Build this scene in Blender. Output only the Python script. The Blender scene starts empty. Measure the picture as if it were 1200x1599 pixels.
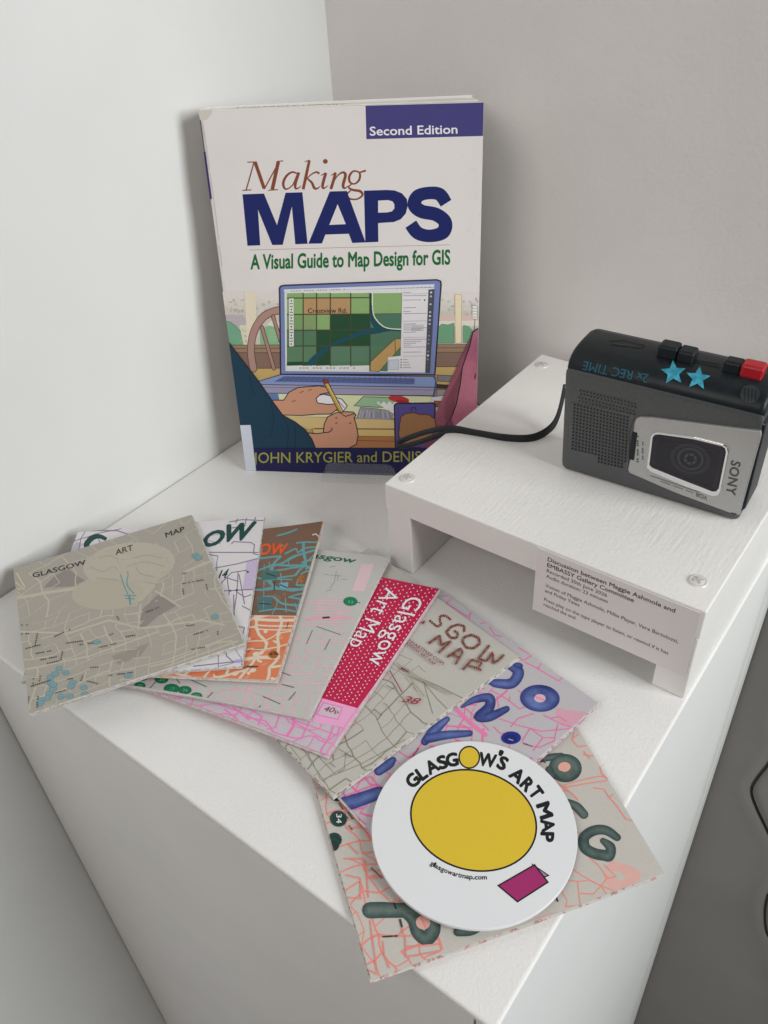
import bpy, bmesh, math, random
from mathutils import Vector, Matrix
from mathutils.bvhtree import BVHTree
R_ = math.radians
sc = bpy.context.scene
COL = sc.collection

# ------------------------------------------------------------------ camera
F = 1294.32                       # focal length in photograph pixels (1200 x 1599)
CR = Matrix(((0.7967, 0.6020, -0.0533), (0.3370, -0.5159, -0.7876), (-0.5016, 0.6095, -0.6139)))
CP = Vector((0.4570, -0.1204, 0.3657))
cam_d = bpy.data.cameras.new('camera')
cam = bpy.data.objects.new('camera', cam_d); COL.objects.link(cam)
cam_d.sensor_fit = 'HORIZONTAL'; cam_d.sensor_width = 36; cam_d.lens = F / 1200 * 36
cam_d.clip_start = .01; cam_d.clip_end = 50
rx, ry, rz = CR[0].normalized(), CR[1].normalized(), CR[2].normalized()
cam.matrix_world = Matrix(((rx.x, -ry.x, -rz.x, CP.x), (rx.y, -ry.y, -rz.y, CP.y), (rx.z, -ry.z, -rz.z, CP.z), (0, 0, 0, 1)))
sc.camera = cam

# ------------------------------------------------------------------ light
w = bpy.data.worlds.new('World'); sc.world = w; w.use_nodes = True
bg = w.node_tree.nodes['Background']; bg.inputs[0].default_value = (1.0, .955, .93, 1); bg.inputs[1].default_value = .05
ld = bpy.data.lights.new('window_light', 'AREA'); ld.shape = 'RECTANGLE'; ld.size = .7; ld.size_y = 1.0
ld.energy = 26.5; ld.color = (.955, .99, .995)
lo = bpy.data.objects.new('window_light', ld); COL.objects.link(lo)
lo.location = (1.8, .30, .75)
lo.rotation_euler = (Vector((.2, .2, .05)) - lo.location).to_track_quat('-Z', 'Y').to_euler()
rdl = bpy.data.lights.new('room_light', 'AREA'); rdl.shape = 'RECTANGLE'; rdl.size = 1.0; rdl.size_y = 1.0
rdl.energy = 15; rdl.color = (1.0, .935, .905)
rlo = bpy.data.objects.new('room_light', rdl); COL.objects.link(rlo); rlo.location = (.28, -1.6, 1.4)
rlo.rotation_euler = (Vector((.2, .2, .05)) - rlo.location).to_track_quat('-Z', 'Y').to_euler()
sc.view_settings.view_transform = 'Standard'; sc.view_settings.look = 'None'
sc.view_settings.exposure = 0; sc.view_settings.gamma = 1
sc.cycles.max_bounces = 8
sc.cycles.transparent_max_bounces = 8

# ------------------------------------------------------------------ photograph measuring
def ray(px):
    return (CR.transposed() @ Vector(((px[0] - 600) / F, (px[1] - 799.5) / F, 1)))
def on_z(px, z):
    d = ray(px); return CP + d * ((z - CP.z) / d.z)
def on_y(px, y):
    d = ray(px); return CP + d * ((y - CP.y) / d.y)
def on_x(px, x):
    d = ray(px); return CP + d * ((x - CP.x) / d.x)
def proj(P):
    q = CR @ (Vector(P) - CP); return (600 + F * q.x / q.z, 799.5 + F * q.y / q.z)

# ------------------------------------------------------------------ materials
MC = {}
def lin(c):
    c = c / 255; return c / 12.92 if c <= .04045 else ((c + .055) / 1.055) ** 2.4
def nodes(m):
    m.use_nodes = True; nt = m.node_tree; return nt, nt.nodes['Principled BSDF']
def noise(nt, scale, detail=4, rough=.6, vec=None):
    n = nt.nodes.new('ShaderNodeTexNoise'); n.inputs['Scale'].default_value = scale
    n.inputs['Detail'].default_value = detail; n.inputs['Roughness'].default_value = rough
    if vec: nt.links.new(vec, n.inputs['Vector'])
    return n
def coords(nt, scale=(1, 1, 1), rot=(0, 0, 0)):
    g = nt.nodes.new('ShaderNodeNewGeometry'); mp = nt.nodes.new('ShaderNodeMapping')
    nt.links.new(g.outputs['Position'], mp.inputs['Vector']); mp.inputs['Scale'].default_value = scale
    mp.inputs['Rotation'].default_value = rot
    return mp.outputs['Vector']
def ramp(nt, src, stops):
    r = nt.nodes.new('ShaderNodeValToRGB'); e = r.color_ramp.elements
    while len(e) < len(stops): e.new(.5)
    for k, (p, c) in zip(e, stops): k.position = p; k.color = (*c, 1)
    nt.links.new(src, r.inputs['Fac']); return r.outputs['Color']
def bump(nt, b, src, strength, dist):
    n = nt.nodes.new('ShaderNodeBump'); n.inputs['Strength'].default_value = strength; n.inputs['Distance'].default_value = dist
    nt.links.new(src, n.inputs['Height']); 
    return n
def ink(c, rough=.55, gain=1.19):
    k = ('ink', c, rough)
    if k in MC: return MC[k]
    m = bpy.data.materials.new('ink'); nt, b = nodes(m)
    base = [min(.86, lin(v) * gain) for v in c]
    n = noise(nt, 900, 3, .7, coords(nt))
    col = ramp(nt, n.outputs['Fac'], [(.3, [v * .96 for v in base]), (.7, [min(.88, v * 1.03) for v in base])])
    nt.links.new(col, b.inputs['Base Color']); b.inputs['Roughness'].default_value = rough
    b.inputs['Specular IOR Level'].default_value = .35
    MC[k] = m; return m
def blot(c1, c2, scale=45):
    """watercolour / marker pigment that pools unevenly"""
    k = ('blot', c1, c2)
    if k in MC: return MC[k]
    m = bpy.data.materials.new('marker_pigment'); nt, b = nodes(m)
    n = noise(nt, scale, 4, .55, coords(nt)); n2 = noise(nt, 900, 3, .8, coords(nt))
    mx = nt.nodes.new('ShaderNodeMix'); mx.data_type = 'FLOAT'; mx.inputs[0].default_value = .3
    nt.links.new(n.outputs['Fac'], mx.inputs[2]); nt.links.new(n2.outputs['Fac'], mx.inputs[3])
    a = [lin(v) * 1.35 for v in c1]; d = [lin(v) * 1.35 for v in c2]
    nt.links.new(ramp(nt, mx.outputs[0], [(.36, a), (.50, [(x + y) / 2 for x, y in zip(a, d)]), (.64, d)]), b.inputs['Base Color'])
    b.inputs['Roughness'].default_value = .6
    MC[k] = m; return m
def simple(name, c, rough=.5, metal=0, spec=.5, nz=None, nb=None, coat=0):
    m = bpy.data.materials.new(name); nt, b = nodes(m)
    b.inputs['Base Color'].default_value = (*c, 1); b.inputs['Roughness'].default_value = rough
    b.inputs['Metallic'].default_value = metal; b.inputs['Specular IOR Level'].default_value = spec
    b.inputs['Coat Weight'].default_value = coat
    if nz:
        n = noise(nt, nz[0], 5, .6, coords(nt))
        nt.links.new(ramp(nt, n.outputs['Fac'], [(.3, [v * (1 - nz[1]) for v in c]), (.7, [v * (1 + nz[1]) for v in c])]), b.inputs['Base Color'])
    if nb:
        n = noise(nt, nb[0], 3, .6, coords(nt)); bm_ = bump(nt, b, n.outputs['Fac'], nb[1], nb[2]); nt.links.new(bm_.outputs[0], b.inputs['Normal'])
    return m
def paint(name, base, stip=(260, .35, .0006), blotch=.03, brush=None, rough=.55, marks=0):
    m = bpy.data.materials.new(name); nt, b = nodes(m)
    n = noise(nt, 9, 3, .55, coords(nt))
    col = ramp(nt, n.outputs['Fac'], [(.3, [v * (1 - blotch) for v in base]), (.7, [min(.9, v * (1 + blotch)) for v in base])])
    if marks:
        sp = noise(nt, 38, 6, .75, coords(nt)); mk = ramp(nt, sp.outputs['Fac'], [(.66, (0, 0, 0)), (.78, (1, 1, 1))])
        mx = nt.nodes.new('ShaderNodeMix'); mx.data_type = 'RGBA'; mx.inputs[7].default_value = (*[v * (1 - marks) for v in base], 1)
        nt.links.new(mk, mx.inputs[0]); nt.links.new(col, mx.inputs[6]); col = mx.outputs[2]
    nt.links.new(col, b.inputs['Base Color']); b.inputs['Roughness'].default_value = rough
    b.inputs['Specular IOR Level'].default_value = .3
    s = noise(nt, stip[0], 3, .55, coords(nt)); h = s.outputs['Fac']
    bp = bump(nt, b, h, stip[1], stip[2])
    if brush:
        s2 = noise(nt, 1, 4, .6, coords(nt, brush)); wv = noise(nt, 14, 3, .6, coords(nt)); mm = nt.nodes.new('ShaderNodeMath'); mm.operation = 'MULTIPLY'
        nt.links.new(s2.outputs['Fac'], mm.inputs[0]); nt.links.new(ramp(nt, wv.outputs['Fac'], [(.42, (.12, .12, .12)), (.66, (1, 1, 1))]), mm.inputs[1]); bp2 = bump(nt, b, mm.outputs[0], .5, .0009)
        nt.links.new(bp2.outputs[0], bp.inputs['Normal'])
    nt.links.new(bp.outputs[0], b.inputs['Normal'])
    return m
WALL_L = paint('wall_paint_left', (.765, .765, .745), (260, .2, .0006), .02)
WALL_R = paint('wall_paint_back', (.78, .745, .73), (300, .34, .0008), .035)
PLINTH = paint('plinth_paint', (.83, .82, .80), (640, .34, .0007), .03, None, .5, .07)
PSIDE = paint('plinth_side_paint', (.80, .80, .785), (120, .15, .0005), .01, (25, 25, 260)[::-1])
STAND = paint('stand_brushed_paint', (.85, .83, .80), (420, .3, .0007), .03, (520, 34, 120), .45, .2)
SHADEW = paint('lower_wall_shade_paint', (.31, .30, .28), (300, .15, .0004), .06)  # shade on the lower wall, put into its base colour
FLOOR = simple('floor_paint', (.18, .17, .16), .6, nz=(4, .1))
PAPER = simple('paper_edge', (.70, .68, .62), .8, nz=(60, .08))
BLACK = simple('black_plastic', (.008, .012, .015), .42, 0, .3, nz=(200, .25), nb=(900, .2, .0002))
BODY = simple('grey_metallic_plastic', (.098, .105, .107), .42, .35, nz=(700, .12), nb=(1500, .2, .0001))
SILVER = simple('silver_plastic', (.46, .46, .455), .36, .55, nz=(900, .06))
CHROME = simple('bright_trim', (.75, .75, .75), .2, .9)
GLASSY = simple('dark_window', (.018, .016, .025), .14, 0, .35, nz=(90, .2))
REDP = simple('red_plastic', (.42, .006, .016), .35)
STRAP = simple('black_strap', (.008, .009, .013), .55, nb=(600, .5, .0006))
CORD = simple('black_cable', (.008, .008, .009), .4)
WHITECARD = simple('white_plastic', (.80, .81, .83), .28, nz=(12, .01))
ACR = bpy.data.materials.new('clear_acrylic'); nt, b = nodes(ACR)
b.inputs['Base Color'].default_value = (.75, .78, .78, 1); b.inputs['Roughness'].default_value = .08
fr = nt.nodes.new('ShaderNodeLayerWeight'); fr.inputs['Blend'].default_value = .25
nt.links.new(ramp(nt, fr.outputs['Facing'], [(0, (.05, .05, .05)), (.55, (.10, .10, .10)), (1, (.9, .9, .9))]), b.inputs['Alpha'])
SCREW = simple('painted_screw', (.74, .72, .69), .32, .1, nz=(400, .05))

# ------------------------------------------------------------------ object helpers
def root(name, loc, label, cat, group=None):
    o = bpy.data.objects.new(name, None); COL.objects.link(o); o.location = loc; o.empty_display_size = .02
    o['label'] = label; o['category'] = cat
    if group: o['group'] = group
    return o
def link(name, bm, mats, parent=None, smooth=False, bevel=0):
    me = bpy.data.meshes.new(name)
    if parent:
        L = parent.matrix_basis.translation.copy(); pp = parent.parent
        while pp: L += pp.matrix_basis.translation; pp = pp.parent
        bmesh.ops.translate(bm, vec=-L, verts=bm.verts)
    bm.to_mesh(me); bm.free()
    for m in (mats if isinstance(mats, list) else [mats]): me.materials.append(m)
    if smooth:
        for p in me.polygons: p.use_smooth = True
    o = bpy.data.objects.new(name, me); COL.objects.link(o)
    if parent: o.parent = parent
    if bevel:
        md = o.modifiers.new('bevel', 'BEVEL'); md.width = bevel; md.segments = 3; md.limit_method = 'ANGLE'; md.angle_limit = R_(35)
    return o
def tag(o, label, cat, group=None):
    o['label'] = label; o['category'] = cat
    if group: o['group'] = group
    return o
def struct(o): o['kind'] = 'structure'; return o
def box(bm, a, b):
    (x0, y0, z0), (x1, y1, z1) = a, b
    v = [bm.verts.new(p) for p in ((x0, y0, z0), (x1, y0, z0), (x1, y1, z0), (x0, y1, z0), (x0, y0, z1), (x1, y0, z1), (x1, y1, z1), (x0, y1, z1))]
    for f in ((3, 2, 1, 0), (4, 5, 6, 7), (0, 1, 5, 4), (1, 2, 6, 5), (2, 3, 7, 6), (3, 0, 4, 7)): bm.faces.new([v[i] for i in f])
    return bm
def prism(bm, bot, top):
    """solid between two rings of equal length"""
    a = [bm.verts.new(p) for p in bot]; b = [bm.verts.new(p) for p in top]; n = len(a)
    bm.faces.new(a[::-1]); bm.faces.new(b)
    for i in range(n): bm.faces.new((a[i], a[(i + 1) % n], b[(i + 1) % n], b[i]))
    bmesh.ops.recalc_face_normals(bm, faces=bm.faces); return bm
def catmull(P, n=8, closed=False):
    out = []; N = len(P)
    if N < 3: return P
    rng = range(N if closed else N - 1)
    for i in rng:
        p0 = P[(i - 1) % N] if closed or i > 0 else P[0]; p1 = P[i]; p2 = P[(i + 1) % N]
        p3 = P[(i + 2) % N] if closed or i + 2 < N else P[-1]
        for k in range(n):
            t = k / n
            out.append(tuple(.5 * (2 * b + (c - a) * t + (2 * a - 5 * b + 4 * c - d) * t * t + (3 * b - a - 3 * c + d) * t ** 3) for a, b, c, d in zip(p0, p1, p2, p3)))
    if not closed: out.append(tuple(P[-1]))
    return out
def tube(bm, path, ra, rb=None, seg=10, up=Vector((0, 0, 1))):
    """sweep an ellipse (ra sideways, rb along up) along a path"""
    rb = rb or ra; P = [Vector(p) for p in path]; rings = []
    for i, p in enumerate(P):
        t = (P[min(i + 1, len(P) - 1)] - P[max(i - 1, 0)]).normalized()
        s = t.cross(up)
        if s.length < 1e-4: s = t.cross(Vector((1, 0, 0)))
        s.normalize(); u = s.cross(t)
        rings.append([bm.verts.new(p + s * math.cos(2 * math.pi * k / seg) * ra + u * math.sin(2 * math.pi * k / seg) * rb) for k in range(seg)])
    for a, b in zip(rings, rings[1:]):
        for k in range(seg): bm.faces.new((a[k], a[(k + 1) % seg], b[(k + 1) % seg], b[k]))
    bm.faces.new(rings[0][::-1]); bm.faces.new(rings[-1]); return bm

# ------------------------------------------------------------------ printed matter
def homography(src, dst):
    A = []; B = []
    for (x, y), (u, v) in zip(src, dst):
        A.append([x, y, 1, 0, 0, 0, -u * x, -u * y]); B.append(u)
        A.append([0, 0, 0, x, y, 1, -v * x, -v * y]); B.append(v)
    n = 8; M = [r[:] + [b_] for r, b_ in zip(A, B)]
    for i in range(n):
        p = max(range(i, n), key=lambda r: abs(M[r][i])); M[i], M[p] = M[p], M[i]
        for r in range(n):
            if r != i:
                f = M[r][i] / M[i][i]
                for c in range(i, n + 1): M[r][c] -= f * M[i][c]
    h = [M[i][n] / M[i][i] for i in range(n)] + [1]
    return lambda x, y: ((h[0] * x + h[1] * y + h[2]) / (h[6] * x + h[7] * y + 1), (h[3] * x + h[4] * y + h[5]) / (h[6] * x + h[7] * y + 1))
class Sheet:
    """a four-cornered sheet TL,TR,BR,BL in space; u runs left to right, v bottom to top"""
    def __init__(s, TL, TR, BR, BL, drop=None):
        s.c = [Vector(p) for p in (TL, TR, BR, BL)]
        s.W = (s.c[1] - s.c[0]).length; s.H = (s.c[0] - s.c[3]).length
        s.H_ = homography([proj(p) for p in s.c], [(0, 1), (1, 1), (1, 0), (0, 0)])
        s.n = (s.c[2] - s.c[3]).cross(s.c[0] - s.c[3]).normalized()
        if s.n.dot(CP - s.c[0]) < 0: s.n = -s.n
        s.bend = drop            # function (u, v) -> extra height along z
    def uv(s, px): return s.H_(px[0], px[1])
    def at(s, u, v, h=0):
        TL, TR, BR, BL = s.c
        P = (BL * (1 - u) + BR * u) * (1 - v) + (TL * (1 - u) + TR * u) * v
        if s.bend: P = P + Vector((0, 0, s.bend(u, v)))
        return P + s.n * h
FONT = bpy.data.fonts.load('<builtin>')
TC = {}
def glyphs(txt, bold=0, shear=0, space=1.0):
    k = (txt, bold, shear, space)
    if k in TC: return TC[k]
    c = bpy.data.curves.new('t', 'FONT'); c.font = FONT; c.body = txt; c.offset = bold; c.shear = shear; c.space_character = space
    c.resolution_u = 3
    o = bpy.data.objects.new('t', c); COL.objects.link(o)
    me = o.evaluated_get(bpy.context.evaluated_depsgraph_get()).to_mesh()
    V = [(v.co.x, v.co.y) for v in me.vertices]; P = [tuple(p.vertices) for p in me.polygons]
    o.evaluated_get(bpy.context.evaluated_depsgraph_get()).to_mesh_clear()
    bpy.data.objects.remove(o); bpy.data.curves.remove(c)
    TC[k] = (V, P); return V, P
CAP = None
class Print:
    def __init__(s, sheet, crop=(0, 0, 1), step=1.3e-6, base=3e-5):
        s.hold = False; s.h = 0
        s.sh = sheet; s.crop = crop; s.items = []; s.k = 0; s.step = step; s.base = base; s.mode = 'px'
    def P(s, p):
        if s.mode == 'uv': return p
        ox, oy, sc_ = s.crop; return s.sh.uv((ox + p[0] / sc_, oy + p[1] / sc_))
    def raw(s, V, F, mat):
        if s.hold: s.h += 1
        else: s.k += 1; s.h = 0
        s.items.append((V, F, mat, s.base + (s.k + (s.h % 8) * .12) * s.step))
    def M(s, c): return c if not isinstance(c, tuple) else ink(c)
    def poly(s, pts, c, smooth=False, edge=None, ew=3):
        if smooth: pts = catmull([tuple(p) for p in pts], 6, True)
        s.raw([s.P(p) for p in pts], [tuple(range(len(pts)))], s.M(c))
        if edge: s.line(pts, ew, edge, closed=True)
    def balloon(s, pts, ws, tones):
        """soft watercolour stroke: dark rim, paler middle"""
        for f, t in zip((1, .86, .70, .50, .28), tones): s.line(pts, [w_ * f for w_ in ws], t, smooth=True)
    def ring(s, x, y, a, b_, f_in, tones, rot=0):
        for f, t in zip((0, .10, .20, .32, .42), tones):
            k = f * (1 - f_in); s.ell(x, y, a * (1 - k), b_ * (1 - k), t, rot)
            
    def ell(s, x, y, a, b_, c, rot=0, edge=None, ew=3, n=28):
        r = R_(rot); pts = [(x + a * math.cos(t) * math.cos(r) - b_ * math.sin(t) * math.sin(r), y + a * math.cos(t) * math.sin(r) + b_ * math.sin(t) * math.cos(r)) for t in [2 * math.pi * i / n for i in range(n)]]
        s.poly(pts, c)
        if edge: s.line(pts, ew, edge, closed=True)
    def line(s, pts, w_, c, closed=False, smooth=False, cap=True):
        """stroke; w_ is a width or one width per point (in the units of pts)"""
        ws = list(w_) if hasattr(w_, '__len__') else [w_] * len(pts)
        q = [(p[0], p[1], a) for p, a in zip(pts, ws)]
        if smooth: q = catmull(q, 6, closed)
        n = len(q); L = []; R = []
        for i in range(n):
            a = q[(i - 1) % n] if closed or i > 0 else q[i]; b_ = q[(i + 1) % n] if closed or i < n - 1 else q[i]; p = q[i]
            d1 = (p[0] - a[0], p[1] - a[1]); d2 = (b_[0] - p[0], b_[1] - p[1])
            l1 = math.hypot(*d1) or 1; l2 = math.hypot(*d2) or 1
            tx, ty = d1[0] / l1 + d2[0] / l2, d1[1] / l1 + d2[1] / l2; l = math.hypot(tx, ty)
            if l < 1e-6: tx, ty = d2[0] / l2, d2[1] / l2; l = 1
            tx /= l; ty /= l
            co = max(.5, abs(tx * d2[0] / l2 + ty * d2[1] / l2)) if i < n - 1 or closed else 1
            h = p[2] / 2 / co; L.append((p[0] - ty * h, p[1] + tx * h)); R.append((p[0] + ty * h, p[1] - tx * h))
        V = [s.P(p) for p in L] + [s.P(p) for p in R]
        Fc = [(i, (i + 1) % n, n + (i + 1) % n, n + i) for i in range(n if closed else n - 1)]
        s.raw(V, Fc, s.M(c))
        if cap and not closed and max(ws) > 3.5 and s.mode == 'px':
            for e in (q[0], q[-1]):
                s.raw([s.P((e[0] + math.cos(t) * e[2] / 2, e[1] + math.sin(t) * e[2] / 2)) for t in [math.pi * k / 6 for k in range(12)]], [tuple(range(12))], s.M(c))
    def text(s, txt, p0, p1, top, c, bold=0, shear=0, space=1.0):
        """p0, p1: start and end of the baseline; top: cap height above p0"""
        global CAP
        if CAP is None: CAP = max(v[1] for v in glyphs('H')[0])
        V, Fc = glyphs(txt, 0, shear, space)
        x0 = min(v[0] for v in V); x1 = max(v[0] for v in V)
        ax, ay = (p1[0] - p0[0]) / (x1 - x0), (p1[1] - p0[1]) / (x1 - x0); bx, by = (top[0] - p0[0]) / CAP, (top[1] - p0[1]) / CAP
        for k in range(8 if bold > .012 else 4 if bold else 1):
            dx = bold * .8 * math.cos(k * math.pi / 4 * (1 if bold > .012 else 2)) if bold else 0; dy = bold * .8 * math.sin(k * math.pi / 4 * (1 if bold > .012 else 2)) if bold else 0
            hd = s.hold; s.hold = hd or k > 0
            s.raw([s.P((p0[0] + ax * (v[0] + dx - x0) + bx * (v[1] + dy), p0[1] + ay * (v[0] + dx - x0) + by * (v[1] + dy))) for v in V], Fc, s.M(c)); s.hold = hd
    def glyph(s, ch, cx, cy, ang, wd, hg, c, bold=0):
        """one letter centred at cx, cy, turned by ang degrees (clockwise on the picture)"""
        a = R_(ang); e = (math.cos(a), math.sin(a)); u = (math.sin(a), -math.cos(a))
        p0 = (cx - e[0] * wd / 2 - u[0] * hg / 2, cy - e[1] * wd / 2 - u[1] * hg / 2)
        s.text(ch, p0, (p0[0] + e[0] * wd, p0[1] + e[1] * wd), (p0[0] + u[0] * hg, p0[1] + u[1] * hg), c, bold)
    def build(s, name, parent, clip=True, grid=0, bvh=None):
        bm = bmesh.new(); mats = []; sh = s.sh; W, H = sh.W, sh.H
        for V, Fc, m, h in s.items:
            if m not in mats: mats.append(m)
            k = mats.index(m); vs = [bm.verts.new((u * W, v * H, h)) for u, v in V]
            for f in Fc:
                if len(set(f)) < 3: continue
                try: bm.faces.new([vs[i] for i in f]).material_index = k
                except ValueError: pass
        bmesh.ops.triangulate(bm, faces=[f for f in bm.faces if len(f.verts) > 4], ngon_method='EAR_CLIP')
        def cut(co, no, clear):
            bmesh.ops.bisect_plane(bm, geom=bm.verts[:] + bm.edges[:] + bm.faces[:], plane_co=co, plane_no=no, clear_outer=clear, dist=1e-9)
        if clip:
            e = 1e-4
            cut((W - e, 0, 0), (1, 0, 0), True); cut((e, 0, 0), (-1, 0, 0), True); cut((0, H - e, 0), (0, 1, 0), True); cut((0, e, 0), (0, -1, 0), True)
        for i in range(1, grid):
            cut((W * i / grid, 0, 0), (1, 0, 0), False); cut((0, H * i / grid, 0), (0, 1, 0), False)
        bmesh.ops.delete(bm, geom=[v for v in bm.verts if not v.link_faces], context='VERTS')
        for f in bm.faces:
            f.normal_update()
            if f.normal.z < 0: f.normal_flip()
        for v in bm.verts:
            q = sh.at(v.co.x / W, v.co.y / H, v.co.z)
            if bvh:
                d = (q - CP).normalized(); hit, nn, _, _ = bvh.ray_cast(CP, d)
                if hit is not None:
                    if nn.dot(d) > 0: nn = -nn
                    q = hit + nn * (v.co.z + .0001)
            v.co = q
        if sh.n.dot((sh.c[2] - sh.c[3]).cross(sh.c[0] - sh.c[3])) < 0: bmesh.ops.reverse_faces(bm, faces=bm.faces)
        return link(name, bm, mats, parent)
def plate(name, sh, crop, pts, h0, h1, mat, parent, smooth=False, bevel=0, chamfer=0):
    """a solid cut-out plate lying on a sheet, from height h0 to h1"""
    if smooth: pts = catmull([tuple(p) for p in pts], 6, True)
    ox, oy, s_ = crop; q = [sh.uv((ox + x / s_, oy + y / s_)) for x, y in pts]
    return link(name, prism(bmesh.new(), [sh.at(u, v, h0) for u, v in q], [sh.at(u, v, h1) for u, v in q]), mat, parent, bevel=bevel)

# ------------------------------------------------------------------ the setting
W, D = .3971, .4070
FZ = -.95
struct(link('floor', box(bmesh.new(), (-.06, -2.2, FZ - .04), (2.6, D + .06, FZ)), FLOOR))
struct(link('left_wall', box(bmesh.new(), (-.06, -1.6, FZ), (0, D + .06, 1.3)), WALL_L))
bm = box(bmesh.new(), (0, D, -.0), (.62, D + .06, 1.3))
struct(link('back_wall', bm, WALL_R))
struct(link('lower_back_wall', box(bmesh.new(), (0, D, FZ), (.62, D + .06, -.0)), SHADEW))  # back wall below plinth level, coloured darker to stand in for shade
pl = root('display_plinth', (W / 2, D / 2, FZ), 'white painted square plinth filling the corner, with roller-textured top carrying everything', 'plinth')
link('plinth_top', box(bmesh.new(), (.0006, 0, -.0050), (W, D - .0006, 0)), PLINTH, pl, bevel=.0016)
link('front_panel', box(bmesh.new(), (.0012, .0003, FZ), (W - .0105, .0100, -.0051)), PLINTH, pl)
link('side_panel', box(bmesh.new(), (W - .0100, .0008, FZ), (W - .0006, D - .027, -.0051)), PSIDE, pl, bevel=.001)
link('corner_batten', box(bmesh.new(), (W - .0100, D - .0265, FZ), (W + .0008, D - .0008, -.0053)), PSIDE, pl, bevel=.003)

# ------------------------------------------------------------------ small stand
SX0, SX1, SY0, SY1, SH, ST_ = .1956, .3955, .1995, .3985, .0668, .0200
st = root('raised_stand', ((SX0 + SX1) / 2, (SY0 + SY1) / 2, 0), 'small white painted wooden riser standing in the right rear of the plinth', 'stand')
link('top_board', box(bmesh.new(), (SX0, SY0, SH - ST_), (SX1, SY1, SH)), STAND, st, bevel=.0009)
for a, b_ in ((SX0 + .0004, SX0 + .0187), (SX1 - .0187, SX1 - .0004)):
    link('leg', box(bmesh.new(), (a, SY0 + .0004, .0002), (b_, SY1 - .0006, SH - ST_ - .0001)), STAND, st, bevel=.0008)
SLOT = simple('screw_slot', (.50, .49, .46), .6)
def screw(cx, cy, ang):
    bm = bmesh.new(); n = 24; prof = [(.0050, .0000), (.0049, .0005), (.0042, .0009), (.0038, .0006), (.0034, .0008), (.0012, .0011)]
    rings = [[bm.verts.new((cx + r * math.cos(2 * math.pi * k / n), cy + r * math.sin(2 * math.pi * k / n), SH + z)) for k in range(n)] for r, z in prof]
    for a, b_ in zip(rings, rings[1:]):
        for k in range(n): bm.faces.new((a[k], a[(k + 1) % n], b_[(k + 1) % n], b_[k]))
    bm.faces.new(rings[-1]); o = link('screw', bm, SCREW, st, smooth=True)
    for t in (ang, ang + 90):
        bm = bmesh.new(); c, s = math.cos(R_(t)), math.sin(R_(t))
        pts = [(cx + x * c - y * s, cy + x * s + y * c) for x, y in ((-.0026, -.0005), (.0026, -.0005), (.0026, .0005), (-.0026, .0005))]
        zz = .00125 if t == ang else .00128
        prism(bm, [(x, y, SH + .0004) for x, y in pts], [(x, y, SH + zz) for x, y in pts]); link('slot', bm, SLOT, o)
for cx, cy, a in ((.2047, .2114, 20), (.2044, .3830, 50), (.3839, .2188, 35), (.3850, .3840, 10)): screw(cx, cy, a)

# caption card on the stand's front
card = root('caption_card', (.347, SY0, .0182), 'white caption card with black text stuck to the front of the raised stand', 'label')
LX0, LX1, LZ0, LZ1 = .3018, .3931, .0178, .0652
link('card', box(bmesh.new(), (LX0, SY0 - .0006, LZ0), (LX1, SY0 - .0001, LZ1)), simple('card_stock', (.80, .76, .745), .6), card)
sh = Sheet((LX0, SY0 - .0006, LZ1), (LX1, SY0 - .0006, LZ1), (LX1, SY0 - .0006, LZ0), (LX0, SY0 - .0006, LZ0))
p = Print(sh, base=2e-5); p.mode = 'uv'; K = (38, 36, 36)
rows = [("Discussion between Maggie Ashmole and", .865, .79, .012, 1), ("EMBASSY Gallery Committee", .775, .555, .012, 1), ("Recorded 30th June 2026", .690, .395, .004, 0),
        ("Audio duration: 23 minutes", .605, .405, .004, 0), ("Voices of Maggie Ashmole, Millie Player, Vere Bartolozzi,", .455, .845, .004, 0), ("and Finley Yates", .370, .235, .004, 0),
        ("Press play on the tape player to listen, or rewind if it has", .225, .805, .004, 0), ("reached the end.", .140, .225, .004, 0)]
for t, y, ln, bo, big in rows:
    h = .060 if big else .052
    p.text(t, (.075, y), (.075 + ln, y), (.075, y + h), K, bold=.022 if big else .009)
p.build('caption_text', card)

# ------------------------------------------------------------------ cable on the wall
bm = bmesh.new()
pts = [(1262, 800), (1250, 950), (1228, 1060), (1216, 1130), (1214, 1165), (1201, 1192), (1181, 1218), (1174, 1236), (1182, 1262), (1200, 1300), (1216, 1338), (1214, 1375), (1200, 1398), (1195, 1425), (1198, 1456), (1212, 1482), (1222, 1540), (1226, 1700), (1220, 1950), (1200, 2300)]
tube(bm, catmull([tuple(on_y(q, D - .0035)) for q in pts], 6), .0014, seg=8)
tag(link('hanging_cable', bm, CORD, smooth=True), 'thin black cable dangling in a loop beside the plinth at the right edge', 'cable')

# ------------------------------------------------------------------ the book
BO = Vector((.0357, .2263, 0)); yaw, lean = .5107, .1295
bu = Vector((math.cos(yaw), math.sin(yaw), 0)); bv = Vector((-math.sin(yaw) * math.sin(lean), math.cos(yaw) * math.sin(lean), math.cos(lean)))
bb = -bu.cross(bv); BW, BH = .1778, .254
book = root('paperback_book', BO, 'tall white map-design paperback with laptop illustration, standing open a little against the corner', 'book')
def BP(u, v, t): return BO + bu * u + bv * v + bb * t
COVER = simple('white_cover_card', (.81, .765, .745), .30, nz=(30, .02), coat=.25)
bm = bmesh.new(); prof = [(0.0014, -.0004), (0, .0006), (-.0004, .0030)]
ring0 = []; ring1 = []
outl = [(BW, 0), (.0030, 0), (.0012, .0003), (.0002, .0012), (-.0004, .0034), (-.0001, .0036), (.0008, .0016), (.0018, .0009), (.0034, .0006), (BW, .0006)]
prism(bm, [BP(u, max(0, .13 * t), t) for u, t in outl], [BP(u, BH, t) for u, t in outl])
link('front_cover', bm, COVER, book)
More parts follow.
